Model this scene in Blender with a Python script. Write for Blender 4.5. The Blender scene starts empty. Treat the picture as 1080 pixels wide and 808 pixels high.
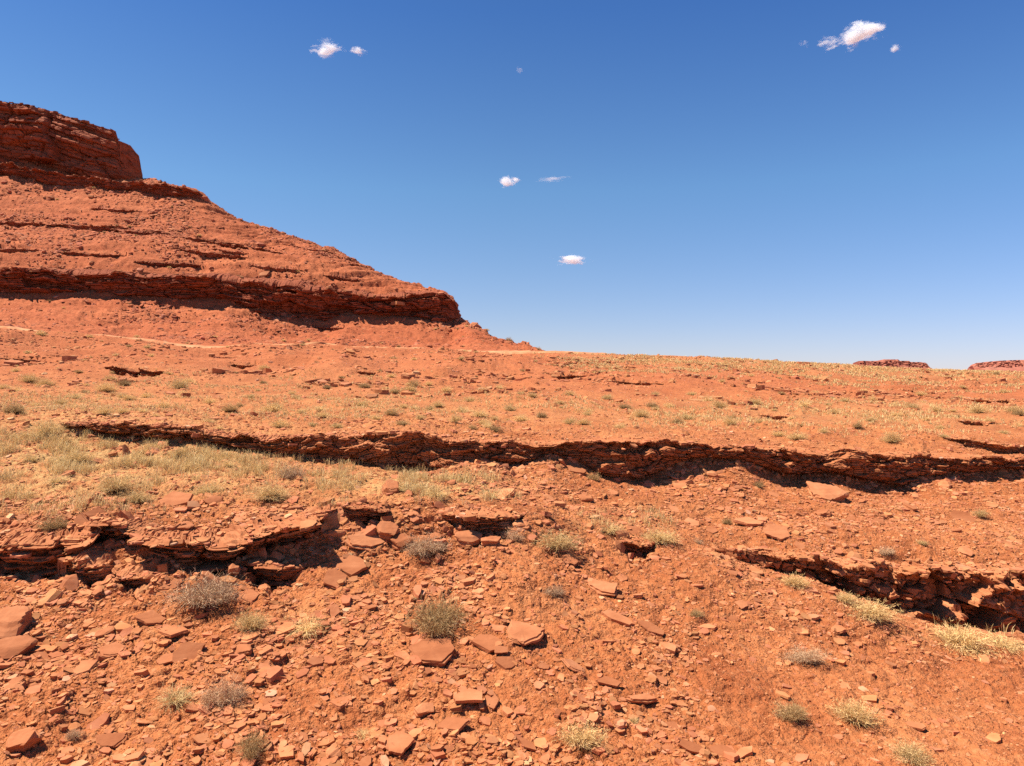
import bpy, bmesh, math, random
import numpy as np
R = math.radians
rng = np.random.default_rng(11)
random.seed(5)
F, CX, CY = 780.0, 540.0, 404.0
scene = bpy.context.scene
COL = scene.collection

# ------------------------------------------------------------------ noise
_P = np.random.default_rng(3).permutation(4096).astype(np.int64)
_V = np.random.default_rng(4).random(4096).astype(np.float32)
def _h2(i, j, s=0):
    return _V[_P[(_P[(i + s * 131) & 4095] + j) & 4095]]
def _h3(i, j, k, s=0):
    return _V[_P[(_P[(_P[(i + s * 131) & 4095] + j) & 4095] + k) & 4095]]
def vn2(x, y, s=0):
    i = np.floor(x).astype(np.int64); j = np.floor(y).astype(np.int64)
    fx = (x - i).astype(np.float32); fy = (y - j).astype(np.float32)
    fx = fx * fx * (3 - 2 * fx); fy = fy * fy * (3 - 2 * fy)
    a = _h2(i, j, s) * (1 - fx) + _h2(i + 1, j, s) * fx
    b = _h2(i, j + 1, s) * (1 - fx) + _h2(i + 1, j + 1, s) * fx
    return (a * (1 - fy) + b * fy) * 2 - 1
def vn3(x, y, z, s=0):
    i = np.floor(x).astype(np.int64); j = np.floor(y).astype(np.int64); k = np.floor(z).astype(np.int64)
    fx = x - i; fy = y - j; fz = z - k
    fx = fx * fx * (3 - 2 * fx); fy = fy * fy * (3 - 2 * fy); fz = fz * fz * (3 - 2 * fz)
    def pl(kk):
        a = _h3(i, j, kk, s) * (1 - fx) + _h3(i + 1, j, kk, s) * fx
        b = _h3(i, j + 1, kk, s) * (1 - fx) + _h3(i + 1, j + 1, kk, s) * fx
        return a * (1 - fy) + b * fy
    return (pl(k) * (1 - fz) + pl(k + 1) * fz) * 2 - 1
def fbm2(x, y, o=4, s=0):
    t = 0; a = 1.0; n = 0
    for q in range(o):
        t = t + a * vn2(x * 2 ** q + 17.3 * q, y * 2 ** q + 5.1 * q, s + q); n += a; a *= .5
    return t / n
def fbm3(x, y, z, o=3, s=0):
    t = 0; a = 1.0; n = 0
    for q in range(o):
        t = t + a * vn3(x * 2 ** q + 17.3 * q, y * 2 ** q + 5.1 * q, z * 2 ** q, s + q); n += a; a *= .5
    return t / n
def vor2(x, y, s=0):
    """distance to the nearest and second nearest cell point, value of the cell"""
    i = np.floor(x).astype(np.int64); j = np.floor(y).astype(np.int64)
    f1 = np.full(x.shape, 9., np.float32); f2 = f1.copy(); val = np.zeros(x.shape, np.float32)
    for a in (-1, 0, 1):
        for b in (-1, 0, 1):
            px = i + a + _h2(i + a, j + b, s); py = j + b + _h2(i + a, j + b, s + 7)
            d = np.hypot(px - x, py - y).astype(np.float32)
            near = d < f1
            f2 = np.where(near, f1, np.minimum(f2, d))
            val = np.where(near, _h2(i + a, j + b, s + 13), val)
            f1 = np.where(near, d, f1)
    return f1, f2, val
def sstep(a, b, x):
    t = np.clip((x - a) / (b - a), 0, 1); return t * t * (3 - 2 * t)

# ------------------------------------------------------------------ object helpers
def tag(o, label=None, cat=None, group=None, kind=None):
    if label: o['label'] = label
    if cat: o['category'] = cat
    if group: o['group'] = group
    if kind: o['kind'] = kind
    return o
def np_mesh(name, V, Q=None, T=None, smooth=False, attr=None):
    me = bpy.data.meshes.new(name)
    V = np.ascontiguousarray(V, np.float32)
    nq = 0 if Q is None else len(Q); nt = 0 if T is None else len(T)
    loops = []
    if nq: loops.append(np.asarray(Q, np.int32).ravel())
    if nt: loops.append(np.asarray(T, np.int32).ravel())
    L = np.concatenate(loops)
    me.vertices.add(len(V)); me.vertices.foreach_set('co', V.ravel())
    me.loops.add(len(L)); me.loops.foreach_set('vertex_index', L)
    st = np.concatenate([np.arange(nq) * 4, nq * 4 + np.arange(nt) * 3]).astype(np.int32)
    me.polygons.add(nq + nt); me.polygons.foreach_set('loop_start', st)
    me.polygons.foreach_set('use_smooth', np.full(nq + nt, bool(smooth)))
    if attr is not None:
        for k, v in attr.items():
            at = me.attributes.new(k, 'FLOAT_COLOR', 'POINT')
            c = np.ones((len(V), 4), np.float32); c[:, :v.shape[1]] = v
            at.data.foreach_set('color', c.ravel())
    me.update(calc_edges=True)
    return me
def link(name, me, mat=None, parent=None):
    o = bpy.data.objects.new(name, me); COL.objects.link(o)
    if mat and len(me.materials) == 0: me.materials.append(mat)
    if parent: o.parent = parent
    return o

# ------------------------------------------------------------------ materials
def new_mat(name, rough=.9):
    m = bpy.data.materials.new(name); m.use_nodes = True
    nt = m.node_tree; b = nt.nodes['Principled BSDF']
    b.inputs['Roughness'].default_value = rough
    b.inputs['Specular IOR Level'].default_value = .15
    return m, nt, b
def N(nt, t, **kw):
    n = nt.nodes.new(t)
    for k, v in kw.items():
        if k in n.inputs: n.inputs[k].default_value = v
        else: setattr(n, k, v)
    return n
def noise(nt, vec, scale, detail=4, rough=.55):
    n = N(nt, 'ShaderNodeTexNoise'); n.inputs['Scale'].default_value = scale
    n.inputs['Detail'].default_value = detail; n.inputs['Roughness'].default_value = rough
    nt.links.new(vec, n.inputs['Vector']); return n.outputs['Fac']
def ramp(nt, fac, stops):
    r = N(nt, 'ShaderNodeValToRGB'); e = r.color_ramp.elements
    while len(e) < len(stops): e.new(.5)
    for q, (p, c) in enumerate(stops):
        e[q].position = p; e[q].color = (*c, 1) if len(c) == 3 else c
    nt.links.new(fac, r.inputs['Fac']); return r.outputs['Color']
def mix(nt, fac, a, b, mode='MIX'):
    n = N(nt, 'ShaderNodeMix', data_type='RGBA', blend_type=mode)
    for s, v in ((n.inputs[0], fac), (n.inputs[6], a), (n.inputs[7], b)):
        if hasattr(v, 'is_linked') or hasattr(v, 'links'): nt.links.new(v, s)
        elif isinstance(v, (int, float)): s.default_value = v
        else: s.default_value = (*v, 1)
    return n.outputs[2]
def mth(nt, op, a, b=None, clamp=False):
    n = N(nt, 'ShaderNodeMath', operation=op); n.use_clamp = clamp
    for s, v in zip(n.inputs, (a, b)):
        if v is None: continue
        if isinstance(v, (int, float)): s.default_value = v
        else: nt.links.new(v, s)
    return n.outputs[0]
def bump(nt, h, dist, strength=1.0, prev=None):
    n = N(nt, 'ShaderNodeBump'); n.inputs['Distance'].default_value = dist; n.inputs['Strength'].default_value = strength
    nt.links.new(h, n.inputs['Height'])
    if prev: nt.links.new(prev, n.inputs['Normal'])
    return n.outputs['Normal']

SOIL_A, SOIL_B, SOIL_C = (.44, .140, .048), (.56, .212, .080), (.30, .078, .027)
def ground_material():
    m, nt, b = new_mat('red_soil', .95)
    pos = N(nt, 'ShaderNodeNewGeometry').outputs['Position']
    at = N(nt, 'ShaderNodeAttribute', attribute_name='mask')
    sep = N(nt, 'ShaderNodeSeparateColor'); nt.links.new(at.outputs['Color'], sep.inputs[0])
    grass, far, road = sep.outputs
    n1 = noise(nt, pos, .55, 6, .6); n2 = noise(nt, pos, 7, 5, .65); n3 = noise(nt, pos, 45, 3, .6)
    c = ramp(nt, n1, [(.3, SOIL_C), (.5, SOIL_A), (.72, SOIL_B)])
    c2 = ramp(nt, n2, [(.3, SOIL_C), (.52, SOIL_A), (.75, (.62, .27, .12))])
    c = mix(nt, .5, c, c2)
    # scattered chips of paler and darker stone
    vo = N(nt, 'ShaderNodeTexVoronoi'); vo.inputs['Scale'].default_value = 26; nt.links.new(pos, vo.inputs['Vector'])
    chips = ramp(nt, vo.outputs['Color'], [(.0, (.62, .62, .62)), (.5, (1, 1, 1)), (1, (1.0, 1.0, 1.0))])
    c = mix(nt, .6, c, chips, 'MULTIPLY')
    c = mix(nt, .8, c, ramp(nt, noise(nt, pos, .28, 5, .7), [(.3, (.86, .80, .76)), (.5, (1, 1, 1)), (.7, (1.05, 1.12, 1.16))]), 'MULTIPLY')
    # hill rock is redder; strata bands by height
    w = N(nt, 'ShaderNodeVectorMath', operation='MULTIPLY'); w.inputs[1].default_value = (.02, .02, .55); nt.links.new(pos, w.inputs[0])
    nb = noise(nt, w.outputs[0], 1.0, 6, .6)
    nh = noise(nt, pos, .9, 6, .7)
    hill = ramp(nt, nb, [(.3, (.27, .068, .030)), (.5, (.36, .105, .046)), (.68, (.45, .155, .072))])
    hill2 = ramp(nt, nh, [(.3, (.26, .066, .028)), (.55, (.37, .11, .048)), (.75, (.48, .17, .08))])
    hill = mix(nt, .5, hill, hill2); hill = mix(nt, .8, hill, ramp(nt, noise(nt, pos, 2.2, 5, .7), [(.32, (.62, .56, .54)), (.5, (1, 1, 1)), (.7, (1.1, 1.15, 1.2))]), 'MULTIPLY'); hill = mix(nt, 1.0, hill, (1.12, 1.04, .93), 'MULTIPLY')
    c = mix(nt, far, c, hill)
    ng = noise(nt, pos, 3.2, 6, .75)
    gf = mth(nt, 'MULTIPLY', grass, ramp_fac(nt, ng, .36, .62))
    c = mix(nt, gf, c, (.50, .29, .115))
    c = mix(nt, mth(nt, 'MULTIPLY', road, .85), c, (.58, .30, .15))
    nt.links.new(c, b.inputs['Base Color'])
    nh3 = mth(nt, 'ADD', mth(nt, 'MULTIPLY', n2, .6), mth(nt, 'MULTIPLY', n3, .4))
    nrm = bump(nt, nh3, .05, .8)
    nrm = bump(nt, nh, .5, .6, nrm)
    nt.links.new(nrm, b.inputs['Normal'])
    return m
def ramp_fac(nt, fac, a, bb):
    n = N(nt, 'ShaderNodeMapRange'); n.inputs['From Min'].default_value = a; n.inputs['From Max'].default_value = bb
    nt.links.new(fac, n.inputs['Value']); return n.outputs['Result']
def rock_material(name, dark, mid, light, zs=5.0, sc=3.0, bd=.03, attr=False, far=False):
    m, nt, b = new_mat(name, .9)
    pos = N(nt, 'ShaderNodeNewGeometry').outputs['Position']
    w = N(nt, 'ShaderNodeVectorMath', operation='MULTIPLY'); w.inputs[1].default_value = (sc * .12, sc * .12, zs); nt.links.new(pos, w.inputs[0])
    nb = noise(nt, w.outputs[0], 1, 6, .65); n2 = noise(nt, pos, sc, 6, .65)
    c = ramp(nt, nb, [(.3, dark), (.5, mid), (.7, light)])
    c = mix(nt, .5, c, ramp(nt, n2, [(.3, dark), (.5, mid), (.72, light)]))
    if attr:
        at = N(nt, 'ShaderNodeAttribute', attribute_name='rnd')
        c = mix(nt, 1.0, c, at.outputs['Color'], 'MULTIPLY')
    else:
        oi = N(nt, 'ShaderNodeObjectInfo')
        c = mix(nt, 1.0, c, ramp(nt, oi.outputs['Random'], [(0, (.78, .74, .72)), (.6, (1, 1, 1)), (1, (1.18, 1.28, 1.35))]), 'MULTIPLY')
    nt.links.new(c, b.inputs['Base Color'])
    n3 = noise(nt, pos, sc * 6, 5, .7)
    nrm = bump(nt, nb, bd, .8); nrm = bump(nt, n3, bd * .22, .7, nrm)
    nt.links.new(nrm, b.inputs['Normal'])
    return m
def plant_material(name, lo, hi, trans=.25):
    m, nt, b = new_mat(name, .8)
    at = N(nt, 'ShaderNodeAttribute', attribute_name='rnd')
    sep = N(nt, 'ShaderNodeSeparateColor'); nt.links.new(at.outputs['Color'], sep.inputs[0])
    oi = N(nt, 'ShaderNodeObjectInfo')
    c = mix(nt, sep.outputs[0], lo, hi)
    c = mix(nt, 1.0, c, ramp(nt, oi.outputs['Random'], [(0, (.82, .82, .80)), (1, (1.15, 1.12, 1.05))]), 'MULTIPLY')
    nt.links.new(c, b.inputs['Base Color'])
    tr = N(nt, 'ShaderNodeBsdfTranslucent'); nt.links.new(c, tr.inputs['Color'])
    ms = N(nt, 'ShaderNodeMixShader'); ms.inputs[0].default_value = trans
    nt.links.new(b.outputs[0], ms.inputs[1]); nt.links.new(tr.outputs[0], ms.inputs[2])
    nt.links.new(ms.outputs[0], nt.nodes['Material Output'].inputs['Surface'])
    return m

M_SOIL = ground_material()
M_ROCK = rock_material('red_sandstone', (.27, .080, .030), (.41, .138, .054), (.52, .20, .085), 9, 2.6, .03)
M_HILLROCK = rock_material('hill_sandstone', (.22, .054, .024), (.35, .095, .042), (.48, .155, .072), 1.1, .5, .25)
M_FARROCK = rock_material('mesa_sandstone', (.30, .085, .055), (.42, .14, .09), (.52, .22, .14), .12, .02, 2)
M_SLAB = rock_material('loose_sandstone', (.30, .092, .036), (.44, .152, .062), (.55, .22, .10), 9, 3.0, .012)
M_CHIPS = rock_material('sandstone_chips', (.31, .092, .036), (.46, .165, .068), (.60, .26, .125), 9, 3.0, .01, attr=True)
M_DEAD = plant_material('dead_twigs', (.38, .205, .11), (.88, .58, .36), .1)
M_OLIVE = plant_material('olive_foliage', (.30, .175, .07), (.78, .52, .26), .25)
M_PALE = plant_material('pale_foliage', (.58, .36, .14), (.95, .66, .33), .25)
M_STRAW = plant_material('straw_grass', (.68, .43, .17), (.96, .70, .36), .25)

# ------------------------------------------------------------------ ground: profile curves read off the land
def K(*p):
    return np.array([q[0] for q in p], float), np.array([q[1] for q in p], float)
def cv(k, px): return np.interp(px, k[0], k[1])
DU = 1.1 / F
u_in = np.arange(-.86, .86 + DU, DU)
u_out = np.array([.87, .9, .95, 1.05, 1.2, 1.5, 2, 3, 5, 9])
U = np.concatenate([-u_out[::-1], u_in, u_out])
PX = CX + F * U
PXc = np.clip(PX, -250, 1330)

B_TOP = K((-300,442),(0,444),(70,446),(100,447),(170,449),(240,457),(290,461),(340,461),(430,457),(500,464),(560,469),(640,466),(700,464),(740,470),(800,474),(880,476),(960,480),(1080,483),(1400,485))
B_BOT = K((-300,445),(0,447),(70,449),(170,459),(240,466),(290,480),(340,490),(380,485),(430,498),(470,490),(520,480),(545,487),(580,476),(600,480),(640,495),(670,502),(700,490),(730,479),(780,481),(830,495),(880,492),(940,504),(1000,495),(1080,492),(1400,495))
B_Y = K((-300,19),(70,19),(340,18.5),(500,18.6),(700,19.6),(900,21),(1080,22),(1400,23))
C_TOP = K((740,577),(750,577),(800,583),(860,588),(900,592),(1000,597),(1080,600),(1400,606))
C_BOT = K((740,578),(750,580),(800,594),(840,608),(880,624),(900,634),(940,642),(980,652),(1010,662),(1040,667),(1080,660),(1400,650))
C_Y = K((740,15),(800,15.1),(900,15.2),(1080,15.5),(1400,15.9))
D_TOP = K((-300,270),(0,283),(60,286),(130,291),(200,293),(240,294),(273,298),(330,304),(393,312),(440,311),(470,312),(480,319),(484,333))
D_BOT = K((-300,300),(0,305),(60,304),(130,309),(200,311),(240,311),(280,328),(317,335),(343,337),(360,328),(397,330),(440,331),(457,337),(480,335),(484,336))
D_Y = K((-300,122),(0,125),(240,128),(400,130),(484,132))
SIL = [(222,216),(260,235),(300,250),(345,264),(370,275),(400,290),(440,303),(470,311),(480,317.5),(486,336),(500,345),(540,360),(572,371.5),(600,385),(700,397),(1400,404)]
def sil(off=0): return [(a, b - off) for a, b in SIL]

curves = []   # (Y, Z) per column
def addc(ky, kpy=None, z=None):
    y = cv(ky, PXc)
    zz = (CY - cv(kpy, PXc)) / F * y if z is None else (cv(z, PXc))
    curves.append((y, zz))
def const(v): return K((0, v), (1, v))
addc(const(-60), z=const(-1.75)); addc(const(-8), z=const(-1.7)); addc(const(.8), z=const(-1.72)); addc(const(2.4), z=const(-2.6))
addc(const(4.6), z=const(-4.25)); addc(const(6.3), z=K((0,-4.35),(540,-4.5),(1080,-4.75)))
addc(K((-300,7.5),(0,7.6),(540,8),(1080,8.8),(1400,9)), K((0,808),(1,808)))
addc(K((0,9.6),(540,10),(800,10.8),(1080,11.0)), K((0,690),(540,690),(800,702),(1080,742)))
addc(K((0,11.6),(200,11.6),(345,12.4),(550,13.2),(700,14.2),(750,14.7),(800,14.5),(880,13.9),(940,13.6),(1080,12.9),(1400,12.6)),
     K((-300,602),(0,600),(100,592),(200,598),(300,592),(345,578),(420,574),(550,567),(620,580),(700,583),(750,582),(800,600),(880,625),(940,649),(1000,667),(1080,680),(1400,700)))
addc(K((0,12.3),(200,12.2),(345,13.1),(550,13.9),(700,14.9),(750,15.2),(800,15.28),(900,15.38),(1080,15.68),(1400,16.1)),
     K((-300,562),(0,560),(100,550),(200,560),(240,556),(345,537),(400,535),(470,538),(550,540),(620,563),(700,571),(750,578),(800,594),(840,608),(880,624),(900,634),(940,643),(980,653),(1010,663),(1040,668),(1080,663),(1400,655)))
addc(K((0,12.7),(200,12.6),(345,13.4),(550,14.2),(700,15.1),(750,15.26),(800,15.34),(900,15.44),(1080,15.74),(1400,16.16)),
     K((-300,545),(0,546),(100,540),(200,549),(240,546),(345,532),(400,531),(470,533),(550,536),(620,556),(700,568),(750,576.5),(800,583),(860,588),(900,592),(1000,597),(1080,600),(1400,606)))
addc(K((0,14),(345,14.8),(500,15.4),(620,16.4),(750,17.5),(900,18),(1080,18.6)), K((0,520),(345,515),(500,518),(620,533),(750,540),(900,545),(1080,550)))
addc(K(*[(a, b + .45) for a, b in zip(*B_Y)]), K(*[(a, max(b - (6 if a > 400 else 3), cv(B_TOP, a) + 2)) for a, b in zip(*B_BOT)]))
addc(K(*[(a, b + .52) for a, b in zip(*B_Y)]), K(*[(a, b + .6) for a, b in zip(*B_TOP)]))
addc(const(27.5), K((0,425),(300,434),(600,440),(900,450),(1080,456)))
addc(K((0,42),(300,44),(600,48),(900,46),(1080,44)), K((0,400),(300,405),(600,408),(900,420),(1080,426)))
addc(K((0,60),(600,60),(1080,58)), K((0,375),(160,384),(300,386),(440,388),(600,394),(700,398),(800,405),(900,411),(1080,418)))
addc(K((0,76),(440,78),(600,75),(800,70),(1080,68)), K((-300,346),(0,354),(100,362),(160,366),(200,369.5),(300,371.5),(440,374),(560,378),(600,381),(700,388),(800,394),(900,401),(1080,409)))
addc(K((0,90),(300,92),(560,95),(700,95),(1080,92)), K((-300,338),(0,348.5),(60,354.5),(160,361.5),(200,364.5),(300,367.5),(440,371),(500,372),(560,372.5),(600,373.5),(700,376),(800,381),(880,386),(960,389),(1080,394),(1400,399)))
ysil = [(484,133),(570,112),(600,112),(1400,118)]
addc(K((-300,123.6),(0,126.6),(240,129.6),(400,131.6),*ysil), K(*zip(*[D_BOT[0][:-2], D_BOT[1][:-2] - 4]), *SIL[9:]))
addc(K((-300,124),(0,127),(240,130),(400,132),(484,133.3),(570,112.4),(600,112.4),(1400,118.4)), K(*[(a, b + 1) for a, b in zip(D_TOP[0][:-1], D_TOP[1][:-1])], *SIL[9:]))
addc(K((-300,146),(0,150),(240,152),(340,152),(400,146),(480,135),(570,113),(1400,119)), K((-300,232),(0,238),(60,240),(120,241),(180,243),(240,250),(280,258),(330,262),*SIL[4:]))
addc(K((-300,168),(0,172),(215,170),(340,156),(400,148),(480,136),(570,113.5),(1400,119.5)), K((-300,170),(0,180),(50,188),(110,195),(150,200),(215,209),*sil(.3)))
addc(K((-300,179),(0,181),(145,179),(215,173),(340,158),(400,149.5),(480,137),(570,114),(1400,120)), K((-300,160),(0,164),(45,165),(70,175),(100,182),(145,185),(150,187),(215,206.5),*sil(.5)))
addc(K((-300,181.5),(0,183),(145,181),(215,176),(340,160),(400,151),(480,138),(570,115),(1400,121)), K((-300,106),(0,115),(60,123),(93,133),(112,141),(124,155),(137,168),(145,184),(152,188),(215,206.5),*sil(.4)))
addc(K((-300,225),(0,225),(145,215),(480,165),(570,135),(1400,140)), z=K((-300,72),(0,66),(90,62),(130,48),(215,38),(300,27),(400,16),(480,8),(570,1),(700,0),(1400,-1)))
addc(const(330), z=K((-300,40),(0,25),(200,5),(400,-3),(1080,-3)))
addc(const(700), z=const(-4)); addc(const(2000), z=const(-8)); addc(const(9000), z=const(-12))
KY = np.array([c[0] for c in curves]); KZ = np.array([c[1] for c in curves])
def blur(a, w):
    k = np.hanning(w + 2)[1:-1]; k /= k.sum()
    p = np.pad(a, ((0, 0), (w // 2, w // 2)), mode='edge')
    return np.array([np.convolve(r, k, 'valid') for r in p])
KY = blur(KY, 13)
KZb = blur(KZ, 13)
KZ[:18] = KZb[:18]; KZ[26:] = KZb[26:]; KZ[18:26] = blur(KZ, 7)[18:26]   # keep the skyline breaks of the hill crisp
d = np.diff(KY, axis=0)
KY[1:] = KY[0] + np.cumsum(np.maximum(d, .04), axis=0)
h = np.diff(KY, axis=0); dl = np.diff(KZ, axis=0) / h
m = np.zeros_like(KZ)
same = (dl[1:] * dl[:-1]) > 0
w1 = 2 * h[1:] + h[:-1]; w2 = h[1:] + 2 * h[:-1]
with np.errstate(divide='ignore', invalid='ignore'):
    hm = (w1 + w2) / (w1 / dl[:-1] + w2 / dl[1:])
m[1:-1] = np.where(same, hm, 0); m[0] = dl[0]; m[-1] = dl[-1]; m = blur(m, 31)
vis = (PX > -20) & (PX < 1100)
rows_Y, rows_Z = [], []
pyk = CY - F * KZ / np.maximum(KY, 3)
for k in range(len(curves) - 1):
    if k < 5: n = [3, 5, 4, 6, 8][k]
    elif k == 5: n = 30
    else:
        ext = np.abs(pyk[k + 1, vis] - pyk[k, vis])
        n = int(np.clip(np.percentile(ext, 97) / .85, 8, 260))
        if k >= 24: n = 14
        if k in (12,): n = 14
    for q in range(n):
        t = q / n
        a = 2 * t**3 - 3 * t**2 + 1; b = t**3 - 2 * t**2 + t; c = -2 * t**3 + 3 * t**2; e = t**3 - t**2
        rows_Y.append(KY[k] + t * h[k]); rows_Z.append(a * KZ[k] + b * h[k] * m[k] + c * KZ[k + 1] + e * h[k] * m[k + 1])
rows_Y.append(KY[-1]); rows_Z.append(KZ[-1])
GY = np.array(rows_Y); GZ = np.array(rows_Z)
GX = U[None, :] * np.maximum(GY, 4.0)
NR, NC = GY.shape
print('grid', NR, NC)
GPY0 = CY - F * GZ / np.maximum(GY, 3.)          # image height before the fine relief
GPX = np.broadcast_to(PX[None, :], GY.shape)
# fine relief: octaves tied to real size, faded where they would be too big or too small for the distance
dist = np.maximum(GY, 5.)
Zn = np.zeros_like(GZ)
for q, L in enumerate([40, 20, 10, 5, 2.5, 1.2, .6, .3, .15, .08, .045]):
    w = sstep(.0022, .006, L / dist) * (1 - sstep(.10, .22, L / dist))
    if w.max() <= 0: continue
    nn = vn2(GX / L + 31 * q, GY / L + 7 * q, q)
    rid = 1 - 2 * np.abs(vn2(GX / L + 3 * q, GY / L + 57 * q, q + 20))
    amp = {40: .03, 20: .035, 10: .035, 5: .035}.get(L, .045)
    Zn += w * L * amp * (.6 * nn + .5 * rid * (1 if L < 6 else .4) * (1 if L > .7 else .45 + .55 * np.clip(sstep(2, -4, GX) + (GY > 22), 0, 1)))
skyfade = 1 - .6 * sstep(75, 90, GY) * (GPX > 560)
Zn *= skyfade
hillm = sstep(93, 104, GY) * (1 - sstep(600, 640, GPX)) * (1 - sstep(250, 400, GY))
# rills and gullies running down the hill
ril = 1 - np.abs(vn2(GX / 7.5 + .02 * GZ, GY / 60, 41)) * 2
ril2 = 1 - np.abs(vn2(GX / 3.1, GY / 25, 42)) * 2
Zn += hillm * (.30 * ril + .07 * ril2) * sstep(0, 8, GZ)
# broken beds: the slope is cut into small benches
def terrace(z, P, nz, sharp):
    q = z / P + nz; fl = np.floor(q); s = q - fl
    g = np.where(s < sharp, .2 * s / sharp, .2 + .8 * sstep(sharp, 1, s))
    return (g - s) * P
T1 = terrace(GZ, 2.4, 1.2 * fbm2(GX / 30, GY / 30, 3, 50), .86)
T2 = terrace(GZ, .9, 1.5 * fbm2(GX / 14, GY / 14, 3, 55), .84)
mk = sstep(-.05, .25, fbm2(GX / 13, GZ / 3.0, 3, 60))
mk2 = sstep(.0, .3, fbm2(GX / 6, GZ / 1.6, 3, 63))
Zn += hillm * (T1 * mk * .35 + T2 * mk2 * 1.0)
mid = sstep(36, 48, GY) * (1 - sstep(84, 90, GY))
Zn += mid * terrace(GZ, .55, fbm2(GX / 12, GY / 12, 3, 70), .7) * sstep(.02, .3, fbm2(GX / 7, GY / 9, 3, 71))
near = 1 - sstep(22, 30, GY)
talus = near * sstep(6.5, 7.5, GY)
TA = terrace(GZ, .20, .9 * fbm2(GX / 1.5, GY / 1.5, 3, 72), .62)
TB = terrace(GZ, .085, 1.1 * fbm2(GX / .8, GY / .8, 3, 74), .6)
rocky_left = sstep(1.0, 3.0, (-GX * .55 + 2.6) + 1.2 * fbm2(GX / 2, GY / 2, 2, 76))
pm = sstep(.0, .25, fbm2(GX / 1.6, GY / 1.2, 3, 78))
Zn += talus * TA * pm * (.35 + .5 * rocky_left) * (1 - sstep(14, 15, GY) * (PX < 420)[None, :] )
Zn += talus * TB * sstep(-.1, .2, fbm2(GX / .9, GY / .7, 3, 79)) * .6 * (1 - sstep(13.5, 14.5, GY) * (PX < 420)[None, :])
for sc, am, sd in ((2.6, .34, 181), (1.2, .2, 184), (.7, .13, 186)):
    f1, f2, cvv = vor2(GX / sc, (GY + GZ * .6) / sc, sd)
    Zn += hillm * np.where(cvv > .55, sstep(.02, .15, f2 - f1) * am * (cvv - .2 + .5 * f1 * np.sin(cvv * 50)), 0)
pl = sstep(44, 54, GY) * (1 - sstep(84, 92, GY))
Zn += pl * (.5 * (1 - 2 * np.abs(vn2(GX / 9, GY / 14, 190))) + .28 * (1 - 2 * np.abs(vn2(GX / 3.5, GY / 6, 191)))) * (1 - .7 * sstep(560, 640, GPX))
flat_ = sstep(20, 24, GY) * (1 - sstep(84, 92, GY))
for sc, am, sd in ((1.1, .10, 193), (.5, .06, 195)):
    f1, f2, cvv = vor2(GX / sc, GY / sc / 1.6, sd)
    Zn += flat_ * np.where(cvv > .6, sstep(.02, .15, f2 - f1) * am * cvv, 0) * sstep(-.1, .3, fbm2(GX / 4, GY / 6, 3, 197))
# stones half buried in the soil
for sc, am, sd in ((.34, .034, 81), (.15, .022, 84), (.075, .013, 86), (.04, .007, 88)):
    f1, f2, cvv = vor2(GX / sc, GY / sc * 1.1, sd)
    e = sstep(.02, .12, f2 - f1)
    keep = cvv > .5
    tl_ = .6 * f1 * np.sin(cvv * 40)
    Zn += talus * np.where(keep, e * am * (.3 + cvv + tl_), 0) * (sstep(.0022, .006, sc / dist)) * (.55 + .45 * rocky_left)
    del f1, f2, cvv, e, keep
GZ = GZ + Zn * sstep(-5, 5, GY)
RUN0 = np.minimum.accumulate(np.where(GY < 6.2, 2000, CY - F * GZ / np.maximum(GY, 3.)), axis=0)
def y_at(px, py):
    c = int(np.clip(np.searchsorted(PX, px), 4, NC - 5)); ok = RUN0[:, c] <= py
    return GY[int(np.argmax(ok)) if ok.any() else int(np.argmin(np.abs(GPY0[:, c] - py))), c]
SMALL = []
def small(name, pts, lb, sd, cat='rock ledge', wob=True, **kw):
    if len(pts) == 5 and not isinstance(pts[0], tuple):
        x0, y0, x1, y1, th = pts; xm = np.linspace(x0, x1, 5)
        yy = np.interp(xm, [x0, x1], [y0, y1]) + np.array([0, -.12, .1, -.06, 0]) * th
        e = np.array([.35, 1, .8, 1, .35]); pts = [(a, b, b + th * q) for a, b, q in zip(xm, yy, e)]
    pa = np.array(pts, float); xm = np.linspace(pa[0, 0], pa[-1, 0], 11)
    tp = np.array([.15, .65, .9, 1, 1, 1, 1, 1, .9, .65, .15]) * (1 + .25 * np.sin(np.arange(11) * 2.3 + sd))
    if len(pts) > 8:
        xm = pa[:, 0]; tp = np.ones(len(pts)); tp[-1] = .2
    tt = np.interp(xm, pa[:, 0], pa[:, 1]); hb = np.interp(xm, pa[:, 0], pa[:, 2] - pa[:, 1])
    pts = [(a, t, t + max(h_ * q, 1)) for a, t, h_, q in zip(xm, tt, hb, tp)]
    ys = np.array([y_at(max(a, -150), t) for a, t, b in pts]); med = np.median(ys); ys = np.clip(ys, med * .96, med * 1.04) if len(pts) < 12 else blur(ys[None], 3)[0]
    kk = [(a, t, b, y) for (a, t, b), y in zip(pts, ys)]
    SMALL.append((name, lb, cat, kk, sd, kw))
    # hollow the ground out in front of and beneath the beds
    k_ = np.array(kk)
    cols = np.where((PX > k_[0, 0]) & (PX < k_[-1, 0]))[0]
    for c in cols:
        t, b, y = (np.interp(PX[c], k_[:, 0], k_[:, q]) for q in (1, 2, 3)); Zt, Zb = (CY - t) / F * y, (CY - b) / F * y; H = Zt - Zb
        tgt = Zb + .05 * H * np.sin(GX[:, c] * 9 / H) + np.maximum(0, (y - 3 * H - GY[:, c])) * .25
        w = (GY[:, c] < y + .28 * H) & (GY[:, c] > y - 14 * H)
        GZ[w, c] = np.minimum(GZ[w, c], tgt[w] + .35 * Zn[w, c] * (Zn[w, c] < 0))
small('hill_ledge', (-60,231,52,237,6), 'thin ragged rock band on the upper hill at the left picture edge', 11)
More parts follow.
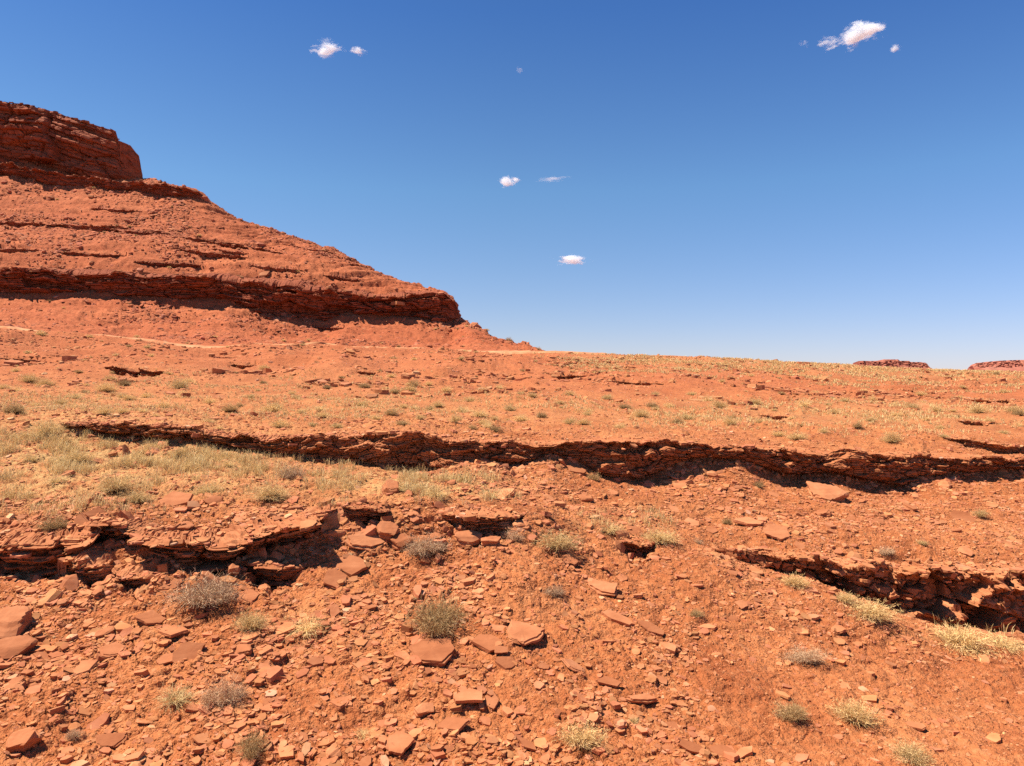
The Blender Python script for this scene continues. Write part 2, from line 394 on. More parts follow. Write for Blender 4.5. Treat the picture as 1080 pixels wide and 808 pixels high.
small('hill_ledge', (48,237,138,241,7), 'thin ragged rock band across the upper hill, right of the left-edge one', 12)
small('hill_ledge', (100,240,172,248,7), 'short broken rock band on the hill, one step below the thin upper band', 13)
small('hill_ledge', (150,242,262,262,6), 'thin rock band slanting down the right shoulder of the hill', 14)
small('hill_ledge', (180,262,262,272,5), 'small broken rock band halfway between upper shoulder and thick cliff band', 15)
small('hill_ledge', (255,258,300,268,4), 'small dark rock notch on the hill shoulder near the skyline', 16)
small('hill_ledge', (300,258,352,267,4), 'small rock lip on the skyline of the hill shoulder', 17)
small('hill_ledge', (355,270,380,282,4), 'dark rock knob on the descending skyline of the hill', 18)
small('rock_ledge', (108,388,178,392,11), 'dark hollow under a rock lip in the bank below the track, far left', 21)
small('rock_ledge', (240,385,272,386,5), 'small dark rock lip in the bank, just right of the hollowed one', 22)
small('rock_ledge', (376,392,402,393,4), 'small rock lip in the bank below the track, near the centre left', 23)
small('rock_ledge', (572,393,622,397,9), 'cluster of small rock beds in the bank just right of centre', 24)
small('rock_ledge', (800,438,832,440,4), 'short dark rock lip alone on the flat, right of centre', 25)
small('rock_ledge', (950,411,1000,416,5), 'thin rock lip high on the right-hand ridge flank', 26)
small('rock_ledge', (1000,421,1076,423,6), 'dark flat rock lip near the right edge below the ridge', 27)
small('rock_ledge', (1008,444,1062,446,5), 'pair of dark rock lips on the flat near the right edge', 28)
small('rock_ledge', (996,462,1130,474,11), 'upper short ledge stacked above the long ledge at the right edge', 29)
small('rock_ledge', (640,402,700,405,4), 'faint thin rock bed in the bank right of the bed cluster', 30)
small('rock_ledge', (0,378,40,380,4), 'low rock lip in the bank at the left picture edge', 31)
for a, sd, lb in [((205,250,256,259,4), 61, 'short dark rock lip high on the hill shoulder, below the slanting band'),
        ((60,266,134,270,4), 62, 'thin broken rock lip on the hill midway above the thick band, left part'),
        ((140,276,212,280,5), 63, 'ragged rock lip on the hill just above the middle of the thick band'),
        ((-40,262,44,264,4), 64, 'thin rock lip on the hill at the left picture edge, above the thick band'),
        ((262,280,322,286,4), 65, 'small rock lip on the hill right above the sagging part of the thick band'),
        ((340,290,384,297,4), 66, 'small rock lip close above the right end of the thick band'),
        ((96,220,150,223,3), 67, 'faint rock lip near the pale boulder on the upper hill'),
        ((222,262,262,268,4), 68, 'dark notch in the hill slope under the short high lip'),
        ((330,345,362,346,3), 69, 'small rock lip in the scree below the thick band, above the track')]:
    small('hill_ledge', a, lb, sd)
small('rock_outcrop', [(-60,556,600),(0,560,600),(30,566,602),(62,570,602),(84,566,592),(104,546,568),(142,548,564),(165,560,576),(182,566,586),(200,566,596),(236,566,600),(256,560,584),(300,548,572),(332,538,558),(360,534,546)], 'long broken outcrop of overhanging slabs along the brow, starting at the left edge', 44, 'rock outcrop')
small('rock_outcrop', [(250,590,604),(275,592,612),(305,594,612),(324,598,606)], 'low knobbly outcrop right of the large grey dead bush', 46, 'rock outcrop')
small('rock_outcrop', [(360,533,546),(385,533,549),(412,538,548)], 'short rock lip just right of the long slanting slab ledge', 47, 'rock outcrop')
small('rock_outcrop', [(462,541,549),(500,541,560),(535,540,561),(554,543,554)], 'thin bedded ledge over a black gap in the centre, above the twiggy bush', 48, 'rock outcrop')
small('rock_outcrop', [(648,570,578),(668,570,585),(694,572,582)], 'small overhanging rock with black shadow, right of the centre bushes', 49, 'rock outcrop')
small('rock_outcrop', [(118,600,614),(140,604,620),(160,610,617)], 'crumbling rock step below the stacked beds on the left', 50, 'rock outcrop')
small('rock_outcrop', [(60,590,606),(92,586,612),(122,596,612)], 'rounded rock step left of the crumbling one', 51, 'rock outcrop')

# masks: straw litter, hill rock, dirt road
def blob(px, py, rx, ry, x0=None): return np.exp(-(((GPX - px) / rx) ** 2 + ((GPY0 - py) / ry) ** 2))
def grass_density(px, py):
    def bl(cx, cy, rx, ry): return np.exp(-(((px - cx) / rx) ** 2 + ((py - cy) / ry) ** 2))
    g = 1.0 * bl(190, 492, 150, 36) + .8 * bl(60, 475, 90, 40) + .9 * bl(415, 512, 70, 16) + .85 * bl(500, 516, 60, 13) + .45 * bl(650, 550, 60, 16) + .3 * bl(320, 655, 30, 18) + .5 * bl(20, 520, 80, 24)
    g = g + .5 * bl(120, 425, 180, 22) + .38 * bl(420, 432, 200, 20) + .3 * bl(700, 440, 250, 18) + .55 * bl(880, 436, 200, 12) + .3 * bl(1000, 445, 120, 20) + .25 * bl(300, 400, 200, 12)
    g = g + .3 * bl(1000, 672, 70, 12) + .25 * bl(330, 545, 60, 14)
    return g
gm = grass_density(GPX, GPY0) * (GY > 7) * (GY < 70)
ridge = sstep(60, 88, GY) * (1 - sstep(94, 110, GY)) * sstep(560, 700, GPX)
gm = np.clip(gm * np.where(GY > 22, .55, 1) + .6 * ridge, 0, 1)
farm = np.clip(sstep(84, 112, GY) * (GPX < 620) * .9 + .55 * sstep(24, 60, GY), 0, 1)
farm = np.where(GY > 240, .9, farm)
mask = np.stack([gm, farm, np.zeros_like(gm)], -1).reshape(-1, 3)
idx = np.arange(NR * NC).reshape(NR, NC)
Q = np.stack([idx[:-1, :-1], idx[:-1, 1:], idx[1:, 1:], idx[1:, :-1]], -1).reshape(-1, 4)
Vt = np.stack([GX, GY, GZ], -1)
ground = link('ground', np_mesh('ground', Vt.reshape(-1, 3), Q, smooth=True, attr={'mask': mask}), M_SOIL)
tag(ground, kind='structure')

GPY = CY - F * GZ / np.maximum(GY, 3.)
RUNMIN = np.minimum.accumulate(np.where(GY < 6.2, 2000, GPY), axis=0)
def surf_z(X, Y):
    """ground height under world points"""
    X = np.atleast_1d(np.asarray(X, float)); Y = np.atleast_1d(np.asarray(Y, float))
    c = np.clip(np.searchsorted(U, X / np.maximum(Y, 4)), 1, NC - 1)
    out = np.empty(len(X))
    for q in range(len(X)):
        out[q] = np.interp(Y[q], GY[:, c[q]], GZ[:, c[q]])
    return out
def at(px, py):
    """ground point seen at that place of the view, and its normal"""
    c = int(np.clip(np.searchsorted(PX, px), 4, NC - 5))
    r = int(np.argmax(RUNMIN[:, c] <= py)) if (RUNMIN[:, c] <= py).any() else int(np.argmin(np.abs(GPY[:, c] - py)))
    r = min(max(r, 5), NR - 6)
    p = Vt_cur[r, c]
    tx = Vt_cur[r, c + 3] - Vt_cur[r, c - 3]; ty = Vt_cur[r + 3, c] - Vt_cur[r - 3, c]
    n = np.cross(tx, ty); n /= np.linalg.norm(n) + 1e-9
    return p, n
Vt_cur = np.stack([GX, GY, GZ], -1)

# the dirt track on the bench at the foot of the hill
def track(px0, px1, wid):
    pxs = np.arange(px0, px1, 1.5); uu = (pxs - CX) / F
    c = np.clip(np.searchsorted(U, uu), 1, NC - 2)
    ymid = cv(K((-300,86.5),(0,86.5),(300,88),(560,91),(620,91)), pxs)
    W = wid * (1 - .6 * np.abs(np.linspace(-1, 1, len(pxs))) ** 4)
    rows = []
    for t in np.linspace(-1, 1, 7):
        Y = ymid + t * W * (1 + .25 * vn2(pxs / 17., np.full_like(pxs, t * 3), 90))
        Z = np.array([np.interp(y, GY[:, cc], GZ[:, cc]) for y, cc in zip(Y, c)]) + .22 - .34 * (abs(t) > .9)
        rows.append(np.stack([uu * Y, Y, Z], -1))
    V = np.array(rows); nr, nc = V.shape[:2]; ii = np.arange(nr * nc).reshape(nr, nc)
    return V.reshape(-1, 3), np.stack([ii[:-1, :-1], ii[:-1, 1:], ii[1:, 1:], ii[1:, :-1]], -1).reshape(-1, 4)
V1, Q1 = track(-120, 450, 2.1); V2, Q2 = track(478, 640, 2.4)
m_road, ntr, br = new_mat('pale_track_dirt', .95)
_pos = N(ntr, 'ShaderNodeNewGeometry').outputs['Position']
ntr.links.new(ramp(ntr, noise(ntr, _pos, .6, 6, .7), [(.35, (.44, .15, .06)), (.6, (.56, .27, .13))]), br.inputs['Base Color'])
tag(link('dirt_road', np_mesh('dirt_road', np.concatenate([V1, V2]), np.concatenate([Q1, Q2 + len(V1)]), smooth=True), m_road), kind='structure')

# ------------------------------------------------------------------ bedded rock ledges
LIPS = []
def ledge(name, label, cat, knots, mat, over=.35, strata=5, seed=0, lamw=.3, step=.7, blocks=1.2, alcove=.35, zj=.10, back=1.6, rows=56, group=None, jag=.05, notch=.35, lim=None, setb=None, batter=0, joint=.22):
    # setb: how far behind the face line the bed runs back into the soil
    kp = np.array(knots, float)
    pxs = np.arange(kp[0, 0], kp[-1, 0] + step, step)
    top = np.interp(pxs, kp[:, 0], kp[:, 1]); bot = np.interp(pxs, kp[:, 0], kp[:, 2]); Y0 = np.interp(pxs, kp[:, 0], kp[:, 3])
    u = (pxs - CX) / F; X0 = u * Y0
    Zt = (CY - top) / F * Y0; Zb = (CY - bot) / F * Y0
    H = np.maximum(Zt - Zb, .01); Hm = np.percentile(H, 70)
    s = np.concatenate([[0], np.cumsum(np.hypot(np.diff(X0), np.diff(Y0)))])
    n = len(pxs); S = s / Hm
    env = np.clip(np.minimum(s, s[-1] - s) / (1.2 * Hm), 0, 1) ** .6     # tapers into the soil at both ends
    tx = np.gradient(X0); ty = np.gradient(blur(Y0[None], 31)[0] if n > 40 else Y0); tl = np.hypot(tx, ty); nx, ny = ty / tl, -tx / tl
    o = np.zeros(n)
    alc = alcove * Hm * (fbm2(S / 3.1, o + seed * 3.7, 3, seed) * 1.3 + .3); lim_ = .22 * H if lim is None else lim; alc = np.where(alc < 0, -.45 * lim_ * (1 - np.exp(alc / (.45 * lim_))), alc)
    r = np.random.default_rng(seed + 100)
    pv = np.linspace(0, 1.3, strata + 3); pf = np.array([1.0, .8] + [1 - .62 * (q / strata) ** .8 + r.uniform(-.3, .22) for q in range(1, strata + 2)])
    nl = strata * 2.6
    cap, ce = vor2(S / (blocks * .7) + seed, o + seed, seed)[::2]
    tj = jag * Hm * (fbm2(S * .8, o + 9, 3, seed + 8) * 1.5 + (cap - .55) * .9 + .25 * vn2(S * 3.3, o + 4, seed)) * env
    Zt2 = Zt + tj
    VV, face = [], []
    off_over = over * Hm
    for v in np.linspace(0, 1.25, rows):
        wx = .35 * fbm2(S * 1.7, o + v * 2.5, 3, seed + 2); wy = .045 * fbm2(S * .9, o + v * 2, 3, seed + 3)
        vv = v; v = v * (H / Hm) ** .85 + .12 * np.interp(S, [0, S[-1]], [0, 1])       # beds keep their own thickness where the ledge thins out
        f1, f2, c1 = vor2(S / blocks + wx, o + (v + wy) * strata * .55, seed + 20)
        g1, g2, c2 = vor2(S / blocks * 3.1 + 2 * wx, o + (v + wy) * strata * 1.5, seed + 23)
        lv = (v + wy * 1.2) * nl; li = np.floor(lv); lf = lv - li
        v = vv
        lam = vn2(S * .7 + 11 * li, li * 7.7, seed + 26) + .5 * vn2(S * 2.9 + 5 * li, li * 3.1, seed + 27)
        of = np.interp(v, pv, pf) + notch * 1.5 * (c1 - .5) + .55 * notch * (c2 - .5) + lamw * lam - .16 * (lf < .2) * (c2 > .3)
        of = of - joint * ((f2 - f1) < .055) * (c1 > .3) - .4 * joint * ((g2 - g1) < .09)
        of = of + .5 * notch * (f1 * np.sin(c1 * 30))                 # faces of the blocks lean different ways
        if v < .13: of = np.where(cap > .25, of + .28, of - .1)          # thin cap bed, broken off in places
        z = Zt2 - v * (Zt2 - Zb)
        d = off_over * of + alc + batter * Hm * v + .08 * Hm * fbm3(S * 2.0, o + v * 4, o + seed, 3, seed + 6)
        d = d * env - .15 * Hm * (1 - env)
        d = np.maximum(d, -lim_)
        if v > 1: d = d - (v - 1) * .8 * Hm
        face.append((X0 + nx * d, Y0 + ny * d, z + zj * .2 * Hm * fbm3(S * 3, o + v * 9, o, 3, seed + 9)))
    # top rows: from the soil behind, forward to the lip
    lx, ly, lz = face[0]
    nt_ = 12
    for q in range(nt_):
        f = 1 - q / nt_                       # 1 = far back
        sb = .37 * H + .02 if setb is None else setb + 0 * H
        bx, by = lx + (X0 - nx * sb * 1.15 - lx) * f, ly + (Y0 - ny * sb * 1.15 - ly) * f
        zt = surf_z(X0 - nx * sb * 1.15, Y0 - ny * sb * 1.15)
        z = zt + (.03 * Hm) * (1 - f) + np.where(f > .95, -.12 * Hm, 0)
        w = f ** .8
        cs = min(Hm * .45, .35); e1, e2, ev = vor2(bx / cs, by / cs * 1.3, seed + 31); h1, h2, hv = vor2(bx / cs * 2.7, by / cs * 3.2, seed + 33)
        z = Zt * (1 - w) + z * w + (lz - Zt) * (1 - f) ** 5 + cs * (.20 * ev * sstep(.02, .1, e2 - e1) + .10 * hv - .12) * min(1, 4 * (1 - f))
        z = np.where(env < .5, np.minimum(z, zt - .02 * Hm), z)
        VV.append(np.stack([bx, by, z], -1))
    for a, b_, c_ in face: VV.append(np.stack([a, b_, c_], -1))
    # underground back to close the body
    VV.append(np.stack([X0 - nx * sb, Y0 - ny * sb, Zb - .4 * Hm], -1))
    LIPS.append((np.stack([lx, ly, lz], -1)[env > .55], np.stack([nx, ny, 0 * nx], -1)[env > .55], Hm, over, np.concatenate([VV[q][env > .55] for q in range(2, nt_)]), mat))
    V = np.array(VV); nr = len(V); ii = np.arange(nr * n).reshape(nr, n); ii2 = np.vstack([ii, ii[:1]])
    Qd = np.stack([ii2[:-1, :-1], ii2[1:, :-1], ii2[1:, 1:], ii2[:-1, 1:]], -1).reshape(-1, 4)
    ob = link(name, np_mesh(name, V.reshape(-1, 3), Qd), mat)
    cen = V.reshape(-1, 3).mean(0)
    return tag(ob, label, cat, group, 'thing')
def kn(t, b, y, x0, x1, dt=0, db=0):
    xs = sorted(set([x0, x1] + [x for x in list(t[0]) + list(b[0]) if x0 < x < x1]))
    return [(x, cv(t, x) + dt, cv(b, x) + db, cv(y, x)) for x in xs]

ledge('rock_ledge', 'long dark overhanging sandstone ledge running across the whole middle distance', 'rock ledge',
      kn(B_TOP, B_BOT, B_Y, 62, 1300), M_ROCK, over=.30, strata=4, seed=1, lamw=.2, step=.65, blocks=1.3, alcove=.5, lim=.32, setb=.58, batter=.2, rows=72, jag=.16, back=1.1, notch=1.5, joint=.5)
ledge('rock_wall', 'broken low cliff in the gully at the right edge, below the talus', 'rock ledge',
      kn(C_TOP, C_BOT, C_Y, 745, 1300), M_ROCK, over=.17, strata=5, seed=2, step=.6, blocks=.5, alcove=.25, lim=.14, setb=.24, batter=.12, joint=.5, rows=90, jag=.06, back=.5, notch=2.4, zj=.5)
ledge('hill_ledge', 'thick dark cliff band low on the hill, ending in a blunt nose at the skyline', 'rock ledge',
      kn(D_TOP, D_BOT, D_Y, -160, 484), M_HILLROCK, over=.38, strata=4, seed=3, step=.6, blocks=1.1, alcove=.7, lim=1.3, setb=2.3, batter=.1, rows=50, jag=.12, back=.62, notch=.8)
ledge('summit_cliff', 'massive dark red cliff block capping the top of the hill', 'cliff',
      [(-200,106,160,179),(0,111.5,165,179.4),(19,115,165,179.2),(40,117,166,179),(58,119.5,172,178.6),(74,125,178,178.3),(92,129.5,182,178),(100,132,183,177.8),(118,137,184,177.5),(123.5,139.5,184.5,177.5),(126,149,185,177.4),(136,153,185,177.4),(141,160,185,177.4),(144,163,185,177.4),(146,176,185.5,177.4),(147.5,183,186,177.4)],
      M_HILLROCK, over=.15, strata=5, seed=4, lamw=.45, step=.5, blocks=.55, alcove=.12, lim=1.3, setb=3.8, batter=.16, rows=80, jag=.02, back=.5, notch=1.1)
ledge('hill_ledge', 'upper cliff band just beneath the summit cliff, notched at the skyline', 'rock ledge',
      [(-120,168,178,170),(0,172,181,170.5),(45,181,190,170),(70,184,200,169.6),(100,188,197,169),(150,194,206,168.5),(190,199,208,168.2),(212,203,212,168),(218,208,216,168)], M_HILLROCK, over=.4, strata=3, seed=5, step=.55, blocks=1.3, alcove=.7, rows=30, jag=.2, notch=.8, lim=.6, setb=1.2)
for name, lb, cat, kk, sd, kw in SMALL:
    hill, out = name == 'hill_ledge', name == 'rock_outcrop'
    ledge(name, lb, cat, kk, M_HILLROCK if hill else M_ROCK, over=.5 if not out else .7, strata=4, seed=sd, step=.5, blocks=1.4, alcove=.6 if not out else .5,
          rows=20 if hill else (24 if not out else 50), jag=.18 if not out else .10, back=.8 if not out else .55, notch=.6)

# ------------------------------------------------------------------ loose stone
def ico(sub):
    bm = bmesh.new(); bmesh.ops.create_icosphere(bm, subdivisions=sub, radius=1)
    V = np.array([v.co[:] for v in bm.verts]); T = np.array([[v.index for v in f.verts] for f in bm.faces]); bm.free(); return V, T
def rock_shape(sub, seed, flat=.2, nside=7, rough=.03):
    """a sphere cut by random planes: angular slab (flat small) or boulder (flat ~.6); unit half-width"""
    r = np.random.default_rng(seed); D, T = ico(sub)
    D = D * [1, 1, max(flat * 1.3, .25)]; D /= np.linalg.norm(D, axis=1)[:, None]
    a = np.sort(r.random(nside) * 2 * math.pi); a = np.linspace(0, 2 * math.pi, nside, endpoint=False) + r.uniform(-.35, .35, nside)
    nrm = [np.array([math.cos(t), math.sin(t), r.uniform(-.35, .25)]) for t in a]; dd = list(r.uniform(.55, .95, nside))
    nrm += [np.array([r.uniform(-.06, .06), r.uniform(-.06, .06), 1]), np.array([r.uniform(-.1, .1), r.uniform(-.1, .1), -1])]; dd += [flat, flat]
    for q in range(2):
        t = r.random() * 6.28; nrm.append(np.array([math.cos(t) * .5, math.sin(t) * .5, .8])); dd.append(flat * .8 + r.uniform(.12, .3))
    rad = np.full(len(D), 1.25)
    for n_, d_ in zip(nrm, dd):
        n_ = n_ / np.linalg.norm(n_); dt = D @ n_
        with np.errstate(divide='ignore'): rad = np.minimum(rad, np.where(dt > 1e-3, d_ / dt, 9))
    P = D * rad[:, None]
    if rough:
        P[:, :2] *= (1 + rough * 2.5 * np.sign(np.sin(P[:, 2:3] / flat * 5 + r.random() * 6)) * .35)
        w = fbm3(P[:, 0] * 3 + seed, P[:, 1] * 3, P[:, 2] * 6, 3, seed % 50)
        P += rough * w[:, None] * np.array([1, 1, .6])
    P[:, 0] *= r.uniform(.9, 1.1); P[:, 1] *= r.uniform(.65, 1)
    return P, T
def plate_shape(seed, flat=.12, layers=1, sub=1, rough=.03):
    """a broken plate of bedded rock: an irregular sharp-edged polygon, one to three beds thick"""
    r = np.random.default_rng(seed); k = r.integers(5, 9)
    a = np.cumsum(r.uniform(.35, 1.3, k)); a = a / a[-1] * 2 * math.pi; rad = r.uniform(.68, 1.05, k)
    cor = np.stack([np.cos(a) * rad, np.sin(a) * rad * r.uniform(.65, 1)], -1)
    if r.random() < .45: cor[r.integers(k)] *= .8                         # a bite broken out of one corner
    def outline(sc_, j):
        c = cor * sc_ + r.normal(size=cor.shape) * j; pts = []
        for q in range(k):
            p, n_ = c[q], c[(q + 1) % k]
            for t in range(sub):
                f = t / sub; pts.append(p * (1 - f) + n_ * f + (r.normal(size=2) * rough * (t > 0)))
        return np.array(pts)
    V, T = [], []; z = -flat; m_ = k * sub; th = r.random(layers) + .4; th = th / th.sum() * 2 * flat; tilt = r.normal(size=2) * .06
    for L_ in range(layers):
        o1 = outline(1 - .10 * L_ * r.random() + (.05 if L_ % 2 else 0), .05 if L_ else 0); o2 = o1 * r.uniform(.93, 1.0) + r.normal(size=o1.shape) * rough * .6
        b = len(V)
        for p in o1: V.append([p[0], p[1], z])
        z2 = z + th[L_]
        for p in o2: V.append([p[0], p[1], z2 + p @ tilt])
        c_ = o2.mean(0); V.append([c_[0], c_[1], z2 + c_ @ tilt + flat * .04 * r.normal()]); V.append([c_[0], c_[1], z])
        if sub > 1:
            i1 = len(V)
            for p in o2: q_ = c_ + (p - c_) * .8; V.append([q_[0], q_[1], z2 + q_ @ tilt + flat * .04 * r.normal()])
        for q in range(m_):
            n_ = (q + 1) % m_
            T += [[b + q, b + n_, b + m_ + n_], [b + q, b + m_ + n_, b + m_ + q], [b + 2 * m_ + 1, b + n_, b + q]]
            if sub > 1: T += [[b + m_ + q, b + m_ + n_, i1 + n_], [b + m_ + q, i1 + n_, i1 + q], [b + 2 * m_, i1 + q, i1 + n_]]
            else: T += [[b + 2 * m_, b + m_ + q, b + m_ + n_]]
        z = z2 - .004
    return np.array(V, float), np.array(T)
def frame_from(n, rz, tilt=None):
    n = np.array(n) + (0 if tilt is None else np.array(tilt)); n = n / np.linalg.norm(n)
    a = np.array([math.cos(rz), math.sin(rz), 0]); a = a - n * (a @ n); a /= np.linalg.norm(a); b = np.cross(n, a)
    return np.array([a, b, n]).T
from mathutils import Matrix
slab_me = [np_mesh('slab', *((lambda pt: (pt[0], None, pt[1]))(plate_shape(300 + q, random.uniform(.09, .17), 1 + q % 3, 4, .018)))) for q in range(16)]
boul_me = [np_mesh('boulder', *((lambda pt: (pt[0], None, pt[1]))(rock_shape(4, 400 + q, random.uniform(.4, .65), random.randint(6, 9), .06)))) for q in range(8)]
for me in slab_me + boul_me: me.materials.append(M_SLAB)
def place_rock(name, me, p, n, size, rz, label, cat, group=None, tilt=(0, 0, 0), lift=.0, asp=1.0, thick=1.0):
    o = bpy.data.objects.new(name, me); COL.objects.link(o)
    Rm = frame_from(n, rz, tilt); h_ = size / 2
    sc = np.diag([h_, h_ * asp, h_ * thick]); Mx = Rm @ sc
    o.matrix_world = Matrix([[*Mx[0], p[0]], [*Mx[1], p[1]], [*Mx[2], p[2] + lift * h_], [0, 0, 0, 1]])
    return tag(o, label, cat, group)
SUNSIDE = np.array([-.5, .35, 0])
hero = [  # px, py, width px, aspect, turn, label, kind
    (388,574,46,.75,.3,'largest flat slab of the brow, leaning beside the black crack left of centre','s'),
    (368,598,46,.55,2.7,'long slab below the black crack, edge cut in shadow','s'),
    (352,614,30,.6,2.2,'small slab at the lower end of the black crack','s'),
    (456,691,50,.62,.1,'pale rounded slab below the big olive bush, right side in shadow','s'),
    (198,692,34,.75,.4,'squarish slab, lowest of the slabs strung below the grey dead bush','s'),
    (160,655,34,.6,.2,'flat slab, topmost left of those below the grey dead bush','s'),
    (183,668,46,.4,-.2,'long thin slab casting a black line, in the middle of the left slabs','s'),
    (176,697,22,.7,.9,'small squarish slab touching the left of the lowest left slab','s'),
    (84,707,32,.65,-.4,'tilted slab with deep shadow on the left rubble','s'),
    (118,687,26,.7,.3,'flat stone between the left rubble and the slabs below the dead bush','s'),
    (12,668,40,.8,.1,'pale weathered boulder at the left edge of the rubble','b'),
    (12,690,36,.7,.8,'dark angular boulder at the left edge, below the pale one','b'),
    (514,682,34,1.2,1.4,'tall pale slab left of the vertical black crack at centre','s'),
    (552,671,42,.75,-.5,'broad slab right of the vertical black crack at centre','s'),
    (532,701,26,.7,.1,'rounded stone at the foot of the vertical black crack','s'),
    (528,688,20,.5,.6,'little stone wedged in the vertical black crack','s'),
    (638,623,36,.8,-.7,'pointed slab with shadow beneath, right of centre slope','s'),
    (651,655,42,.35,-.5,'thin slanting slab undercut by black shadow, right of centre','s'),
    (686,664,30,.35,-.4,'short thin slab right of the slanting undercut one','s'),
    (870,526,34,.72,0,'big rounded boulder alone on the right talus slope','b'),
    (818,564,32,.6,.1,'broad slab on the right talus above the gully wall','s'),
    (790,553,34,.4,-.35,'long low slab slanting on the right talus','s'),
    (478,766,44,.5,.1,'pale flat slab near the bottom centre','s'),
    (494,738,36,.6,.4,'wide low slab above the pale one at bottom centre','s'),
    (518,741,18,.8,.2,'small round-edged slab beside the wide low one','s'),
    (446,752,20,.8,.9,'small dark-edged block left of the bottom centre slabs','b'),
    (420,785,30,.7,.2,'broad flat slab near bottom left of centre','s'),
    (556,790,26,.3,-.6,'thin leaning slab near the bottom, right of centre','s'),
    (780,639,18,.6,-.4,'pale cream slab standing out on the right slope','s'),
    (116,783,34,.5,.1,'flat slab with black underside near the bottom left','s'),
    (22,786,30,.6,.6,'tilted stone in the bottom left corner','b'),
    (642,722,30,.35,0,'thin slab casting a straight black line, lower right of centre','s'),
    (678,740,40,.4,.3,'layered flat slab at lower right of centre','s'),
    (730,793,36,.35,-.1,'flat slab at the bottom edge right of centre','s'),
    (765,797,34,.45,-.3,'broad dark-edged slab at the bottom edge, rightmost of the flat ones','s'),
    (965,768,22,.4,-.2,'small dark slab on the smooth lower right slope','s'),
    (95,575,34,.6,-.5,'leaning slab propped on the outcrop at left','s'),
    (104,553,26,.5,.2,'flat stone lying on the grassy brow at left','s'),
    (405,563,22,.8,.5,'small blocky stone right of the largest brow slab','b'),
    (424,575,22,.7,.1,'rounded stone just left of the twiggy centre bush','b'),
    (492,571,24,.7,.2,'blocky stone below the thin bedded centre ledge','b'),
    (516,574,20,.6,.4,'second blocky stone below the thin bedded centre ledge, to the right','b'),
    (95,209,7,.5,.2,'pale boulder lying alone on the upper hill slope','b'),
    (652,425,8,.5,0,'dark stone lying on the shrub-dotted flat, right of centre','b')]
hero_xy = []
for q, (a, b_, w, asp, rz, lb, kd) in enumerate(hero):
    p, n = at(a, b_); size = w * p[1] / F * 1.08
    me = slab_me[(q + 5) % 16] if kd == 's' else boul_me[q % 8]
    n2 = n * .5 + np.array([0, -.12, .6]); n2 /= np.linalg.norm(n2)
    place_rock('sandstone_slab' if kd == 's' else 'boulder', me, p, n2, size, rz, lb, 'rock', tilt=(random.uniform(-.08, .12), random.uniform(-.15, .0), 0), lift=.13 if kd == 's' else .2, asp=min(1.7, asp * 1.75), thick=.6 if kd == 's' else .9)
    hero_xy.append((a, b_))

def sample_cells(n, wfun, seed):
    """random ground points, chance set by cell area times wfun"""
    r = np.random.default_rng(seed)
    A = np.linalg.norm(np.cross(Vt_cur[:-1, 1:] - Vt_cur[:-1, :-1], Vt_cur[1:, :-1] - Vt_cur[:-1, :-1]), axis=2)
    W = A * wfun(GX[:-1, :-1], GY[:-1, :-1], GPX[:-1, :-1], GPY[:-1, :-1]); W[:, (U[:-1] < -.86) | (U[:-1] > .85)] = 0
    cdf = np.cumsum(W.ravel()); k = np.searchsorted(cdf, r.random(n) * cdf[-1]); k = np.clip(k, 0, W.size - 1)
    i, j = k // W.shape[1], k % W.shape[1]; i = np.clip(i, 0, NR - 3); j = np.clip(j, 0, NC - 3)
    a, b = r.random(n)[:, None], r.random(n)[:, None]
    P = Vt_cur[i, j] * (1 - a) * (1 - b) + Vt_cur[i, j + 1] * a * (1 - b) + Vt_cur[i + 1, j] * (1 - a) * b + Vt_cur[i + 1, j + 1] * a * b
    i2 = np.clip(i, 3, NR - 4); j2 = np.clip(j, 3, NC - 4)
    nn = np.cross(Vt_cur[i2, j2 + 3] - Vt_cur[i2, j2 - 3], Vt_cur[i2 + 3, j2] - Vt_cur[i2 - 3, j2]); nn /= np.linalg.norm(nn, axis=1)[:, None] + 1e-9
    return P, nn, GPX[i, j], GPY[i, j]
def rock_w(X, Y, px, py):
    """where rubble lies thick: the left and centre of the slope, thinning to smooth soil at the lower right"""
    w = sstep(6.3, 7, Y) * (1 - sstep(24, 30, Y))
    left = sstep(1.0, 3.0, (-X * .55 + 2.9) + 1.3 * fbm2(X / 1.6, Y / 1.6, 3, 76))
    patch = sstep(-.15, .35, fbm2(X / 1.1, Y / .9, 3, 140))
    up = (py < 700) & (px > 700)
    w = w * (.10 + .9 * np.maximum(left, .55 * up)) * (.25 + patch)
    shelf = ((Y > 13.6) & (px < 430) & (Y < 18.6))
    w = np.where(shelf, w * .12, w)
    w = np.where(Y > B_Yc(px) + .3, w * .25, w)
    return w
def B_Yc(px): return np.interp(px, *B_Y)
